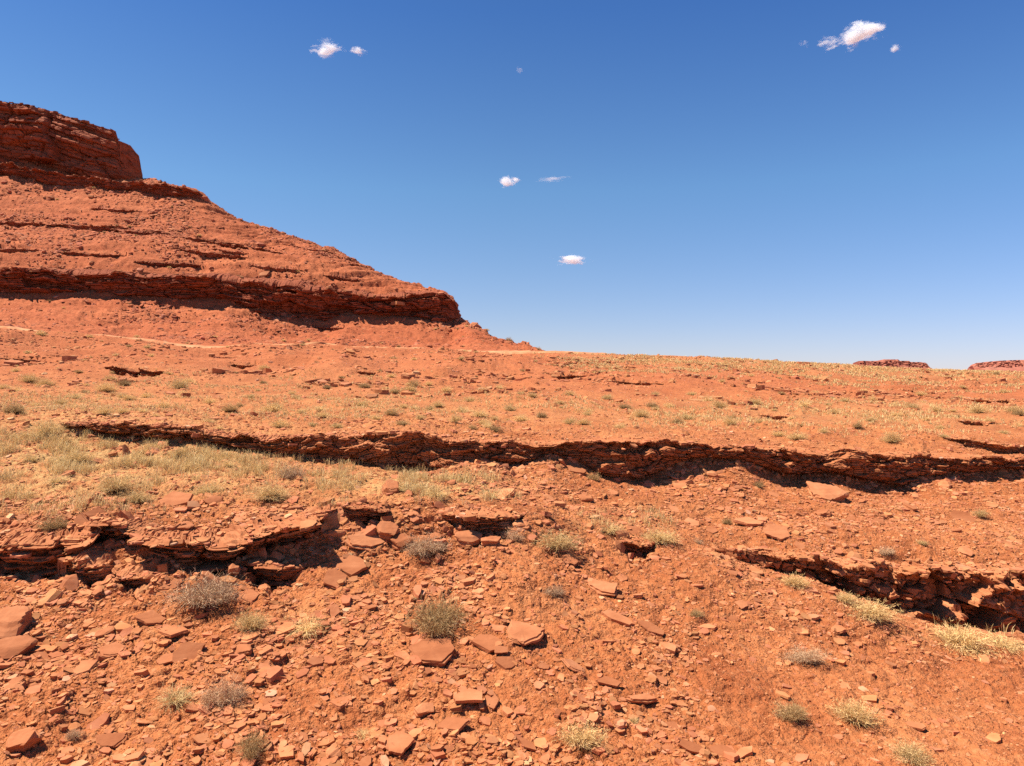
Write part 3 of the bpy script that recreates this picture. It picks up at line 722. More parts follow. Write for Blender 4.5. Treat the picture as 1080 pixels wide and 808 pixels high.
# the loose slabs one can tell apart
P, n_, sx, sy = sample_cells(2000, lambda X, Y, px, py: rock_w(X, Y, px, py) ** 1.3 * ((px > 2) & (px < 1078) & (py < 806)) * (Y < 19), 21)
taken = list(hero_xy); cnt = 0
for q in range(len(P)):
    if cnt >= 235: break
    wp = float(np.clip(rng.lognormal(2.75, .42), 10, 36))
    if sx[q] > 760 and sy[q] > 690: wp *= .6
    if any((sx[q] - a) ** 2 + ((sy[q] - b) * 1.4) ** 2 < (wp * .9 + 6) ** 2 for a, b in taken): continue
    taken.append((sx[q], sy[q])); size = wp * P[q][1] / F
    slabby = rng.random() < .86
    if sy[q] < 560 and sx[q] > 600: g, lb = 'loose stones on the right talus', 'loose red stone lying on the talus slope between long ledge and gully'
    elif sy[q] < 625: g, lb = 'loose stones along the brow', 'loose red stone among the broken outcrops along the brow of the slope'
    elif sx[q] < 330: g, lb = 'loose stones on the left slope', 'loose flat red stone in the rubble on the lower left slope'
    elif sx[q] < 700: g, lb = 'loose stones on the centre slope', 'loose flat red stone on the lower centre slope'
    else: g, lb = 'loose stones on the right slope', 'loose small red stone on the smoother lower right slope'
    me = slab_me[rng.integers(16)] if slabby else boul_me[rng.integers(8)]
    nn = n_[q] * .5 + np.array([0, -.15, .6]); nn /= np.linalg.norm(nn)
    place_rock('loose_stone', me, P[q], nn, size, rng.random() * 6.28, lb, 'rock', g, tilt=(rng.normal() * .14, rng.normal() * .14 - .05, 0), lift=.06 if slabby else .15, asp=rng.uniform(.7, 1.3), thick=rng.uniform(.45, 1.0))
    cnt += 1
print('stones', cnt)

def scatter(protos, P, Nn, size, rzs, tilt, thick, sink, seed):
    r = np.random.default_rng(seed); VV, TT, CC = [], [], []; base = 0
    which = r.integers(len(protos), size=len(P))
    for w, (pv, pt) in enumerate(protos):
        k = np.where(which == w)[0]
        if not len(k): continue
        nn = Nn[k] + tilt * r.normal(size=(len(k), 3)); nn /= np.linalg.norm(nn, axis=1)[:, None]
        a = np.stack([np.cos(rzs[k]), np.sin(rzs[k]), 0 * rzs[k]], -1); a -= nn * (a * nn).sum(1)[:, None]; a /= np.linalg.norm(a, axis=1)[:, None]; b = np.cross(nn, a)
        s = size[k][:, None, None] / 2
        asp = r.uniform(.6, 1.1, len(k))[:, None, None]; th = (thick * r.uniform(.6, 1.5, len(k)))[:, None, None]
        V = P[k][:, None, :] + s * (pv[None, :, 0:1] * a[:, None] + asp * pv[None, :, 1:2] * b[:, None] + th * pv[None, :, 2:3] * nn[:, None])
        V[:, :, 2] -= (sink * size[k])[:, None]
        VV.append(V.reshape(-1, 3)); nv = len(pv)
        TT.append((pt[None] + (np.arange(len(k)) * nv)[:, None, None] + base).reshape(-1, 3)); base += len(k) * nv
        t = r.normal(1, .13, len(k)); pale = (r.random(len(k)) < .05) * r.uniform(.1, .5, len(k))
        c = np.stack([t * (1 + .3 * pale), t * (1 + 1.2 * pale) * r.uniform(.9, 1.1, len(k)), t * (1 + 2.0 * pale)], -1)
        CC.append(np.repeat(np.clip(c, .45, 2.2), nv, axis=0))
    return np.concatenate(VV), np.concatenate(TT), np.concatenate(CC)
pr2 = [rock_shape(2, 500 + q, random.choice([.10, .13, .18, .3, .4]), 6, .02) for q in range(10)]
pr1 = [rock_shape(1, 600 + q, random.uniform(.3, .6), 6, 0) for q in range(10)]
# small rubble
n = 34000
prfl = [plate_shape(950 + q, random.choice([.08, .11, .15, .2]), 1 + (q % 4 == 0), 1 + (q % 3 == 0), .03) for q in range(24)]
P, Nn, sx, sy = sample_cells(n, rock_w, 38)
sz = np.clip(rng.lognormal(-2.5, .5, n), .035, .34)
V, T, C = scatter(prfl, P, Nn * .45 + np.array([0, -.1, .6]), sz, rng.random(n) * 6.28, .13, 1.25, -.01, 49)
tag(link('rubble', np_mesh('rubble', V, None, T, attr={'rnd': C}), M_CHIPS), 'thin shale flakes strewn over the near slopes', 'rubble', kind='stuff')
n = 5000
P, Nn, sx, sy = sample_cells(n, rock_w, 31)
sz = np.clip(rng.lognormal(-2.55, .45, n), .03, .26)
V, T, C = scatter(pr2, P, Nn, sz, rng.random(n) * 6.28, .22, 1.0, .02, 41)
tag(link('rubble', np_mesh('rubble', V, None, T, attr={'rnd': C}), M_CHIPS), 'countless small red sandstone fragments littering the slopes and ledges', 'rubble', kind='stuff')
# thin slabs weathering out along the lips of the ledges
prs = [plate_shape(800 + q, random.uniform(.08, .16), 1 + q % 2, 2, .03) for q in range(16)]
for hill_ in (False, True):
    PP, NN_, SS = [], [], []
    for q, (lp, ln_, Hm, ov, tp_, mt) in enumerate(LIPS):
        if (lp[:, 1].mean() > 60) != hill_ or not len(lp): continue
        L_ = np.linalg.norm(np.diff(lp, axis=0), axis=1).sum(); ds = .10 if not hill_ else 1.0
        n_ = int(np.clip(L_ / ds * (1.0 if lp[:, 1].mean() < 16 else .7), 4, 900))
        k = rng.integers(len(lp), size=n_); depth = rng.random(n_)
        sz_ = np.clip(rng.lognormal(-1.95 if not hill_ else .1, .5, n_), .06, .42) if not hill_ else np.clip(rng.lognormal(-.05, .5, n_), .4, 3)
        sz_ = np.minimum(sz_, Hm * .9)
        low = rng.random(n_) < .25
        p_ = lp[k] - ln_[k] * (sz_ * rng.uniform(-.25, .5, n_))[:, None]
        p_[:, 2] += sz_ * .03 - low * depth * Hm * .5
        p_ -= ln_[k] * (low * depth * Hm * ov * .45)[:, None]
        PP.append(p_); SS.append(sz_); NN_.append(np.tile([0, -.12, 1.], (n_, 1)))
        k = rng.integers(len(tp_), size=n_ * 2); sz_ = np.concatenate([sz_, sz_]) * rng.uniform(.25, .8, 2 * n_)
        PP.append(tp_[k] + np.array([0, 0, .01])); SS.append(sz_); NN_.append(np.tile([0, -.2, 1.], (len(k), 1)))
    P = np.concatenate(PP); Nn = np.concatenate(NN_); sz = np.concatenate(SS); n = len(P)
    V, T, C = scatter(prs, P, Nn, sz, rng.random(n) * 6.28, .09, 1.3, .0, 48)
    tag(link('rubble', np_mesh('rubble', V, None, T, attr={'rnd': C * (.8 if hill_ else 1)}), M_CHIPS),
        'thin flakes of rock weathering out along the lips of the ' + ('hill ledges' if hill_ else 'near ledges'), 'rubble', kind='stuff')
def foot_w(k, d0, d1):
    def f(X, Y, px, py):
        y = np.interp(px, *k); return ((Y > y - d0) & (Y < y + d1) & (px > k[0][0] + 10)) * (.2 + sstep(0, .4, fbm2(X / 1.5, Y / 1.5, 2, 210)))
    return f
n = 900
P, Nn, sx, sy = sample_cells(n, foot_w(B_Y, 1.1, .2), 36); P2, N2, _, _ = sample_cells(500, foot_w(C_Y, .9, .3), 37)
P3, N3 = [], []
for name, lb, cat, kk, sd, kw in SMALL:
    if name != 'rock_outcrop': continue
    k_ = np.array(kk)
    for q in range(int((k_[-1, 0] - k_[0, 0]) * .9)):
        a = rng.uniform(k_[0, 0], k_[-1, 0]); b = np.interp(a, k_[:, 0], k_[:, 2]) + rng.exponential(7) - 3
        p_, n_3 = at(a, b); P3.append(p_); N3.append(n_3)
P = np.concatenate([P, P2, np.array(P3)]); Nn = np.concatenate([Nn, N2, np.array(N3)]); n = len(P)
sz = np.clip(rng.lognormal(-1.75, .5, n), .06, .5)
V, T, C = scatter(pr2, P, Nn, sz, rng.random(n) * 6.28, .35, 1.2, .05, 47)
tag(link('rubble', np_mesh('rubble', V, None, T, attr={'rnd': C}), M_CHIPS), 'blocks fallen along the foot of the long ledge and the gully wall', 'rubble', kind='stuff')
# gravel
n = 70000
P, Nn, sx, sy = sample_cells(n, lambda X, Y, px, py: (.55 + rock_w(X, Y, px, py)) * sstep(6.3, 7, Y) * (1 - sstep(17, 24, Y)) * np.where((Y > 13.6) & (px < 430), .35, 1), 32)
sz = np.clip(rng.lognormal(-3.55, .45, n), .012, .08) * np.clip(P[:, 1] / 10, .9, 1.6)
V, T, C = scatter(pr1, P, Nn, sz, rng.random(n) * 6.28, .4, 1.0, .02, 42)
tag(link('gravel', np_mesh('gravel', V, None, T, attr={'rnd': C}), M_CHIPS), 'fine red gravel covering the foreground slope', 'gravel', kind='stuff')
n = 2600
P, Nn, sx, sy = sample_cells(n, lambda X, Y, px, py: sstep(30, 50, Y) * (1 - sstep(86, 92, Y)) * sstep(.12, .35, fbm2(X / 5, Y / 3.2, 3, 250)) / Y, 39)
sz = np.clip(rng.lognormal(-.9, .45, n), .15, 1.3)
V, T, C = scatter(prfl, P, Nn * .3 + np.array([0, -.05, .7]), sz, rng.random(n) * 6.28, .08, 1.6, -.03, 50)
tag(link('rubble', np_mesh('rubble', V, None, T, attr={'rnd': C * .9}), M_CHIPS), 'broken beds of rock showing through the bank below the track and the ridge flank', 'rubble', kind='stuff')
# stones on the flat and banks, and blocks fallen on the hill
n = 16000
P, Nn, sx, sy = sample_cells(n, lambda X, Y, px, py: sstep(19, 22, Y) * (1 - sstep(88, 95, Y)) * (.3 + sstep(0, .4, fbm2(X / 5, Y / 6, 3, 150))) / Y, 33)
sz = np.clip(rng.lognormal(-1.8, .5, n), .06, .7) * np.clip(P[:, 1] / 45, .5, 1.6)
V, T, C = scatter(pr1, P, Nn, sz, rng.random(n) * 6.28, .3, 1.0, .06, 43)
tag(link('rubble', np_mesh('rubble', V, None, T, attr={'rnd': C}), M_CHIPS), 'stones strewn over the shrub-dotted flat and the bank below the track', 'rubble', kind='stuff')
n = 36000
P, Nn, sx, sy = sample_cells(n, lambda X, Y, px, py: sstep(94, 104, Y) * (1 - sstep(182, 190, Y)) * (px < 600) * (.3 + 2 * sstep(-.05, .4, fbm2(X / 12, Y / 10, 3, 151))), 34)
sz = np.clip(rng.lognormal(-.75, .5, n), .2, 3.0)
prf = [rock_shape(1, 900 + q, random.choice([.14, .2, .3, .45]), 6, 0) for q in range(10)]
V, T, C = scatter(prf, P, Nn * .5 + np.array([0, -.2, .6]), sz, rng.random(n) * 6.28, .2, 1.2, .04, 44)
m_hb = rock_material('hill_blocks', (.26, .07, .03), (.36, .11, .05), (.48, .18, .09), 1.1, .5, .1, attr=True)
tag(link('rubble', np_mesh('rubble', V, None, T, attr={'rnd': C * 1.08}), m_hb), 'fallen blocks scattered over the scree slopes of the hill', 'rubble', kind='stuff')

# ------------------------------------------------------------------ plants
def blades(n, seed, spread, hgt, curve, wid, seg=3, base=.18, dome=.6):
    """curved tapering stems from a common root; unit half-width"""
    r = np.random.default_rng(seed)
    az = r.random(n) * 2 * math.pi; el = np.arccos(r.random(n) * (1 - math.cos(spread)) + math.cos(spread)) if spread < 1.5 else r.random(n) ** .75 * 1.45
    ln = r.uniform(.6, 1.0, n) * (1 - .12 * r.random(n))
    b0 = np.stack([np.cos(az) * base * r.random(n), np.sin(az) * base * r.random(n), 0 * az], -1)
    VV = []; T = []
    side = np.stack([-np.sin(az), np.cos(az), 0 * az], -1); tw = r.normal(size=(n, 3)); side = side + tw * .6; side /= np.linalg.norm(side, axis=1)[:, None]
    wob = r.normal(size=(n, seg + 1, 3)) * curve * .35
    for q in range(seg + 1):
        t = q / seg
        e = el + curve * t * r.uniform(-.3, 1, n) * .9
        dvec = np.stack([np.sin(e) * np.cos(az), np.sin(e) * np.sin(az), np.cos(e) * hgt], -1)
        c = b0 + dvec * (ln * t)[:, None] + wob[:, q] * t * .35
        c[:, 2] = np.maximum(c[:, 2], -.05)
        w = (wid * (1 - .75 * t))
        VV.append(c - side * w); VV.append(c + side * w)
    V = np.stack(VV, 1); nv = V.shape[1]
    Qb = np.array([[2 * q, 2 * q + 1, 2 * q + 3, 2 * q + 2] for q in range(seg)])
    Qd = (Qb[None] + (np.arange(n) * nv)[:, None, None]).reshape(-1, 4)
    c = np.repeat(r.random(n), nv)[:, None] * np.ones(3)
    return V.reshape(-1, 3), Qd, c
def add_twigs(V, Q, c, seed, n, wid, ln):
    """short side twigs growing off the stem points"""
    r = np.random.default_rng(seed); k = r.integers(len(V), size=n)
    k = k[V[k, 2] > .12]; n = len(k); p = V[k]
    d = r.normal(size=(n, 3)) + p * 1.3; d /= np.linalg.norm(d, axis=1)[:, None]
    s = np.cross(d, r.normal(size=(n, 3))); s /= np.linalg.norm(s, axis=1)[:, None] + 1e-9
    L = ln * r.uniform(.5, 1.3, n)[:, None]
    A = np.stack([p - s * wid, p + s * wid, p + d * L + s * wid * .4, p + d * L - s * wid * .4], 1).reshape(-1, 3)
    q2 = np.arange(n * 4).reshape(-1, 4) + len(V)
    return np.concatenate([V, A]), np.concatenate([Q, q2]), np.concatenate([c, np.repeat(r.random(n), 4)[:, None] * np.ones(3)])
def clump(mk, seed, k=4):
    r = np.random.default_rng(seed); Vs, Qs, Cs = [], [], []; b = 0
    for q in range(k):
        V, Q_, c = mk(seed * 7 + q); sc_ = 1.0 if q == 0 else r.uniform(.45, .75); t = r.random() * 6.28; o = (0 if q == 0 else r.uniform(.3, .55))
        V = V * [sc_ * .88, sc_ * .88, sc_ * r.uniform(.8, 1.05)] + [math.cos(t) * o, math.sin(t) * o, 0]
        Vs.append(V); Qs.append(Q_ + b); Cs.append(c * r.uniform(.7, 1.1)); b += len(V)
    return np.concatenate(Vs), np.concatenate(Qs), np.clip(np.concatenate(Cs), 0, 1)
def pm_(name, bl, mat):
    me = np_mesh(name, bl[0], bl[1], attr={'rnd': bl[2]}); me.materials.append(mat); return me
FO, ST = {}, {}
for v in range(4):
    FO['dead', v] = pm_('foliage', clump(lambda q: add_twigs(*blades(230, q, 2, .95, .8, .007, 4), q, 2000, .0065, .16), 700 + v), M_DEAD)
    FO['olive', v] = pm_('foliage', clump(lambda q: add_twigs(*blades(330, q, 2, .95, .4, .0075, 3), q, 1500, .0085, .14), 720 + v), M_OLIVE)
    FO['pale', v] = pm_('foliage', add_twigs(*blades(520, 740 + v, 2, .85, .4, .009, 3), 27 + v, 2600, .009, .13), M_PALE)
    FO['straw', v] = pm_('foliage', blades(260, 760 + v, 2, .95, .7, .009, 4), M_STRAW)
    FO['mix', v] = pm_('foliage', add_twigs(*blades(480, 770 + v, 2, .85, .5, .007, 3), 37 + v, 3200, .008, .14), M_PALE)
    ST[v] = pm_('stem', blades(90, 780 + v, 2, .6, .4, .013, 3, base=.1), M_DEAD)
def shrub(px, py, w, hr, kind, label, group=None, parts=True, v=None):
    p, n = at(px, py); s = w * p[1] / F / 2 * (1.36 if parts else 1.3)
    v = rng.integers(4) if v is None else v; rz = rng.random() * 6.28
    hz = hr / .85 * 1.8
    name = {'dead': 'dry_bush', 'olive': 'desert_shrub', 'pale': 'desert_shrub', 'straw': 'grass_tuft', 'mix': 'desert_shrub'}[kind]
    cat = {'dead': 'bush', 'olive': 'shrub', 'pale': 'shrub', 'straw': 'grass tuft', 'mix': 'shrub'}[kind]
    if parts and kind != 'straw':
        o = bpy.data.objects.new(name, None); COL.objects.link(o); o.empty_display_size = .1
        f = link('foliage', FO[kind, v], None, o); st = link('stem', ST[v], None, o); st.scale = (.8, .8, .8)
    else:
        o = bpy.data.objects.new(name, FO[kind, v]); COL.objects.link(o)
    asp = rng.uniform(.85, 1.1)
    o.location = (p[0], p[1], p[2] - .02 * s); o.rotation_euler = (rng.normal() * .08 - .05, rng.normal() * .08, rz); o.scale = (s, s * asp, s * hz)
    return tag(o, label, cat, group)
near_list = [
    (212,634,74,.40,'dead','largest grey dead bush, below the cave-like overhang on the left'),
    (458,662,70,.46,'olive','big olive bush in the left centre of the foreground slope'),
    (449,582,46,.42,'dead','twiggy grey-brown bush just below the thin bedded centre ledge'),
    (586,580,48,.33,'mix','low grey-green bush on the brow, right of centre'),
    (265,662,32,.5,'pale','small bright yellow-green bush right of the large dead bush'),
    (237,740,44,.5,'dead','grey dead bush low on the left slope, beside yellow grass'),
    (184,740,44,.35,'straw','yellow grass tuft left of the lower grey dead bush'),
    (264,795,38,.52,'olive','dark green tuft-like shrub at the bottom, left of centre'),
    (612,781,46,.34,'mix','low grey-yellow bush at the bottom, right of centre'),
    (849,695,44,.32,'dead','low dry grey bush on the smooth right slope'),
    (830,756,38,.42,'olive','round olive shrub on the lower right slope'),
    (900,760,46,.42,'pale','yellowish shrub with dead twigs, right of the round olive one'),
    (838,618,26,.4,'pale','pale green shrub at the left end of the gully wall'),
    (890,634,26,.3,'pale','small yellow-green shrub on the gully rim, left of the low pale one'),
    (916,650,52,.28,'pale','low spreading pale shrub in the gully below the broken cliff'),
    (1014,680,52,.34,'pale','pale yellow shrub in the gully near the right edge'),
    (1056,682,44,.25,'mix','low pale shrub at the right edge, beside the yellow one'),
    (735,650,16,.45,'olive','tiny green shrub on the slope left of the gully'),
    (583,628,24,.36,'dead','small dry twig bush below the grey-green brow bush'),
    (324,665,44,.34,'straw','sparse thin grass tuft right of the yellow-green bush'),
    (56,574,34,.4,'olive','greenish shrub among the rocks at the far left brow'),
    (52,459,40,.32,'mix','grey-green shrub at the left end of the long ledge'),
    (122,518,40,.42,'pale','pale bushy shrub in the middle of the grassy shelf'),
    (82,488,30,.38,'pale','straw-coloured shrub on the upper left of the grassy shelf'),
    (146,529,32,.3,'mix','low grey shrub just below the pale bushy one on the shelf'),
    (32,487,26,.38,'straw','yellow tuft on the left of the grassy shelf'),
    (220,521,34,.34,'mix','dull shrub on the lower grassy shelf, left of the pair'),
    (284,525,40,.36,'pale','pale shrub on the right of the grassy shelf'),
    (306,503,26,.5,'dead','grey twiggy bush on the shelf under the long ledge'),
    (160,474,28,.42,'straw','yellow tuft below the left end of the long ledge'),
    (188,482,26,.35,'mix','grey-green shrub on the shelf under the thin ledge end'),
    (60,510,30,.3,'straw','straw tuft on the lower left of the shelf'),
    (240,492,26,.36,'straw','straw tuft in the middle right of the shelf'),
    (128,450,22,.2,'mix','flat grey shrub on the rim at the left end of the ledge'),
    (418,517,34,.35,'straw','yellow grass tuft below the long ledge, left of centre'),
    (518,526,28,.45,'straw','bright yellow tuft below the long ledge at centre'),
    (460,523,30,.3,'straw','yellow tuft between the two others below the ledge'),
    (696,571,34,.34,'pale','pale shrub right of the small overhanging rock'),
    (641,561,40,.26,'straw','thin straw tuft above the small overhanging rock'),
    (540,569,22,.5,'dead','bare twigs standing under the thin bedded centre ledge'),
    (627,506,15,.55,'olive','little dark shrub on the talus below the long ledge'),
    (799,514,13,.5,'olive','tiny dark-green shrub on the upper right talus'),
    (1033,545,16,.5,'pale','tiny yellow shrub alone on the right talus'),
    (766,552,12,.5,'olive','tiny olive shrub beside the long low slab on the talus'),
    (935,584,18,.35,'dead','tiny grey bush above the broken cliff'),
    (855,592,20,.35,'dead','small grey bush perched on the rim of the broken cliff'),
    (972,576,12,.4,'pale','tiny pale shrub above the right part of the broken cliff'),
    (735,573,14,.4,'dead','tiny grey bush left of the talus blocks'),
    (78,780,18,.5,'dead','tiny dry sprig among the bottom left rubble'),
    (668,762,14,.5,'straw','tiny straw sprig on the lower right-centre slope'),
    (382,777,22,.3,'straw','tiny straw sprig near the bottom left of centre'),
    (960,800,40,.35,'mix','grey bush cut by the bottom edge, lower right'),
    (940,467,20,.55,'pale','yellow shrub standing on the rim of the long ledge, right side'),
    (840,463,20,.35,'pale','low pale shrub on the flat above the long ledge, right of centre'),
    (820,460,16,.35,'mix','low grey shrub left of the low pale one above the ledge'),
    (437,409,16,.6,'olive','dark round shrub conspicuous on the centre-left flat'),
    (536,359,9,.5,'olive','dark shrub on the descending skyline of the hill foot'),
    (567,369,6,.5,'olive','small dark shrub on the skyline where hill meets ridge')]
for a, b_, w, hr, kd, lb in near_list: shrub(a, b_, w, hr, kd, lb, parts=w >= 18 and b_ > 440)
far_list = [(30,403,18),(47,407,15),(129,407,14),(112,414,18),(135,422,12),(80,420,15),(63,428,14),(37,429,10),(15,435,20),(110,437,16),(129,436,12),(192,418,13),(189,410,18),(172,430,12),
    (242,436,18),(294,452,16),(319,436,10),(336,434,18),(339,441,14),(278,390,10),(344,410,9),(307,416,8),(312,421,8),(122,377,7),(155,368,7),(42,354,9),(82,394,8),(16,392,8),(291,430,10),(219,446,16),(264,420,9),
    (432,413,12),(383,410,12),(415,415,9),(470,414,10),(509,415,14),(495,424,12),(380,429,14),(413,439,16),(395,443,12),(425,431,10),(436,431,10),(443,444,10),(505,440,16),(522,455,14),(548,445,14),(462,429,12),
    (440,418,8),(548,416,8),(560,419,9),(498,453,10),(537,434,12),(729,417,9),(746,423,14),(758,431,16),(796,427,14),(823,416,7),(859,416,8),(890,424,10),(848,429,16),(878,437,12),(918,445,10),(904,453,10),
    (919,423,8),(962,432,14),(972,426,9),(987,434,12),(1030,436,16),(1073,438,12),(867,457,10),(976,445,8),(942,427,8),(1015,409,7),(1058,415,7),(811,391,6),(791,397,6),(761,403,6),(758,393,5),
    (600,417,10),(640,421,11),(660,432,14),(690,418,9),(675,440,14),(620,434,10),(705,430,10),(590,427,9),(570,440,12),(480,446,12),(355,452,12),(230,452,10),(330,452,9),(600,447,13),(715,447,12),(770,447,12)]
kinds = ['mix', 'pale', 'olive', 'mix', 'pale', 'straw']
for q, (a, b_, w) in enumerate(far_list):
    w *= 1.2
    side = 'left' if a < 400 else ('middle' if a < 720 else 'right')
    lb = {'left': 'small dry shrub on the flat between long ledge and hill, left part', 'middle': 'small dry shrub on the flat behind the long ledge, middle part', 'right': 'small dry shrub on the flat below the ridge, right part'}[side]
    shrub(a, b_, w, rng.uniform(.34, .5), kinds[q % 6], lb, f'small shrubs on the {side} of the flat', parts=False)
P, Nn, sx, sy = sample_cells(900, lambda X, Y, px, py: ((Y > 21) & (Y < 89) & (px > 3) & (px < 1077) & (py < 462)) * (.3 + grass_density(px, py)) / Y, 61)
cnt = 0; occ = [(a, b) for a, b, _ in far_list]
for q in range(len(P)):
    if cnt >= 130: break
    if any((sx[q] - a) ** 2 + ((sy[q] - b) * 2.5) ** 2 < 64 for a, b in occ): continue
    occ.append((sx[q], sy[q])); cnt += 1; a = sx[q]
    side = 'left' if a < 400 else ('middle' if a < 720 else 'right')
    lb = {'left': 'small dry shrub on the flat between long ledge and hill, left part', 'middle': 'small dry shrub on the flat behind the long ledge, middle part', 'right': 'small dry shrub on the flat below the ridge, right part'}[side]
    w = float(np.clip(rng.lognormal(-.85, .4), .22, 1.0)) * F / P[q][1]
    shrub(a, sy[q], w, rng.uniform(.3, .48), kinds[rng.integers(6)], lb, f'small shrubs on the {side} of the flat', parts=False)
P, Nn, sx, sy = sample_cells(300, lambda X, Y, px, py: ((Y > 95) & (Y < 172) & (px > 3) & (px < 560)) * 1.0 / Y, 62)
for q in range(46):
    w = rng.uniform(.35, .9) * F / P[q][1]
    shrub(sx[q], sy[q], w, .4, ['olive', 'mix', 'pale'][rng.integers(3)], 'tiny shrub dotted on the scree slope of the hill', 'shrubs dotted on the hill', parts=False)
# dry grass
def grass_mesh(P, ht, per, seed, wid):
    r = np.random.default_rng(seed); n = len(P) * per
    base = np.repeat(P, per, 0); H = np.repeat(ht, per) * r.uniform(.5, 1.1, n); base = base + np.stack([r.normal(size=n), r.normal(size=n), 0 * H], -1) * (np.repeat(ht, per) * .22)[:, None]
    az = r.random(n) * 6.28; le = r.uniform(.05, .75, n)
    W = np.repeat(wid, per)
    s = np.stack([-np.sin(az), np.cos(az), 0 * az], -1) * W[:, None]
    m_ = base + np.stack([np.cos(az) * le * .4 * H, np.sin(az) * le * .4 * H, .62 * H], -1)
    t = base + np.stack([np.cos(az) * le * H, np.sin(az) * le * H, H * (1 - .25 * le)], -1)
    V = np.stack([base - s, base + s, m_ - s * .8, m_ + s * .8, t], 1).reshape(-1, 3); o = np.arange(n) * 5
    Qd = np.stack([o, o + 1, o + 3, o + 2], -1); T = np.stack([o + 2, o + 3, o + 4], -1)
    return V, Qd, T, np.repeat(r.random(n), 5)[:, None] * np.ones(3)
n = 2100
P, Nn, sx, sy = sample_cells(n, lambda X, Y, px, py: ((Y > 8) & (Y < 19.5) & (Y < B_Yc(px) - .2)) * np.clip(grass_density(px, py) - .12, 0, 1) * sstep(-.02, .4, fbm2(X / .55, Y / .7, 3, 160)), 71)
g = grass_mesh(P, rng.uniform(.06, .30, n), 13, 5, rng.uniform(.0025, .005, n))
tag(link('dry_grass', np_mesh('dry_grass', g[0], g[1], g[2], attr={'rnd': g[3]}), M_STRAW), 'thin yellow dry grass covering the shelf in front of the long ledge', 'grass', kind='stuff')
n = 14000
P, Nn, sx, sy = sample_cells(n, lambda X, Y, px, py: ((Y > B_Yc(px) + .6) & (Y < 96)) * np.clip(grass_density(px, py) + .5 * (Y > 60) * (px > 560) - .1, 0, 1) / np.maximum(Y, 1) ** .7 * sstep(-.2, .35, fbm2(X / 3, Y / 4, 3, 161)), 72)
g = grass_mesh(P, rng.uniform(.10, .25, n) * np.clip(P[:, 1] / 60, .7, 1.2), 7, 6, .0003 * P[:, 1])
tag(link('dry_grass', np_mesh('dry_grass', g[0], g[1], g[2], attr={'rnd': g[3]}), M_STRAW), 'thin yellow dry grass on the flat behind the long ledge and along the ridge', 'grass', kind='stuff')

# ------------------------------------------------------------------ far mesas
def mesa(label, prof, Y, depth, seed):
    """flat-topped far hill: prof = (px, py) skyline, scree foot below"""
    xs = np.arange(prof[0][0] - 26, prof[-1][0] + 26, .45); r = np.random.default_rng(seed)
    pk = np.array(prof, float); n = len(xs); k = Y / F
    inside = (xs >= pk[0, 0]) & (xs <= pk[-1, 0])
    top = np.interp(xs, pk[:, 0], pk[:, 1]); base = 398.
    edge = np.minimum(xs - pk[0, 0], pk[-1, 0] - xs)
    rows = []
    blk = (_h2(np.floor(xs / 3.1).astype(np.int64), np.full(n, 3, np.int64), seed) - .5) + .5 * (_h2(np.floor(xs / 1.3).astype(np.int64), np.full(n, 5, np.int64), seed) - .5)
    cliff = np.where(inside, top, 0)
    ft = np.interp(edge, [-26, -6, 0], [404, 399, 392]); scre = np.where(inside, 387.5 + .8 * vn2(xs / 6, xs * 0, seed), ft)
    for (t, dy) in ((0, -90), (.15, -70), (.5, -30), (1, 0)):
        rows.append((scre + (400 - scre) * (1 - t), dy + 6 * vn2(xs / 5, xs * 0 + t * 3, seed)))
    ct = np.where(inside, np.minimum(top, scre), scre)
    for t in np.linspace(0, 1, 9):
        j = 5 * blk + 7 * (_h2(np.floor(xs / 2.3 + t * 40).astype(np.int64), np.full(n, int(t * 8), np.int64), seed + 3) - .5)
        rows.append((scre + (ct - scre) * t, np.where(inside, 4 + .8 * j + 12 * t, 4)))
    rows.append((ct - .0, np.full(n, depth))); rows.append((np.full(n, 400.), np.full(n, depth + 80.)))
    V = np.array([np.stack([(xs - CX) * k * (1 + .6 * (np.mean(dy) > 99) * (0 * xs + np.mean(dy)) / Y), Y + dy + 0 * xs, (CY - py) * k], -1) for py, dy in rows])
    V[-2:, :, 0] += (V[-2:, :, 0].mean() - V[-2:, :, 0]) * .12; nr = len(rows); ii = np.arange(nr * n).reshape(nr, n)
    ob = link('mesa', np_mesh('mesa', V.reshape(-1, 3), np.stack([ii[:-1, :-1], ii[:-1, 1:], ii[1:, 1:], ii[1:, :-1]], -1).reshape(-1, 4)), M_FARROCK)
    return tag(ob, label, 'mesa', kind='thing')
mesa('distant flat-topped red mesa, whole, on the horizon behind the right ridge', [(909,380.6),(912,380.4),(921,380.6),(934,380.2),(935,378.8),(950,378.9),(952,380.4),(962,380.4),(963,381.6),(975,381.8),(980,382.6),(982,384)], 1900, 200, 7)
mesa('distant red mesa cut off by the right picture edge', [(1031,385.5),(1034,382.6),(1040,382.2),(1046,381.4),(1060,380.2),(1075,379.6),(1150,377.5),(1230,379)], 1600, 200, 8)

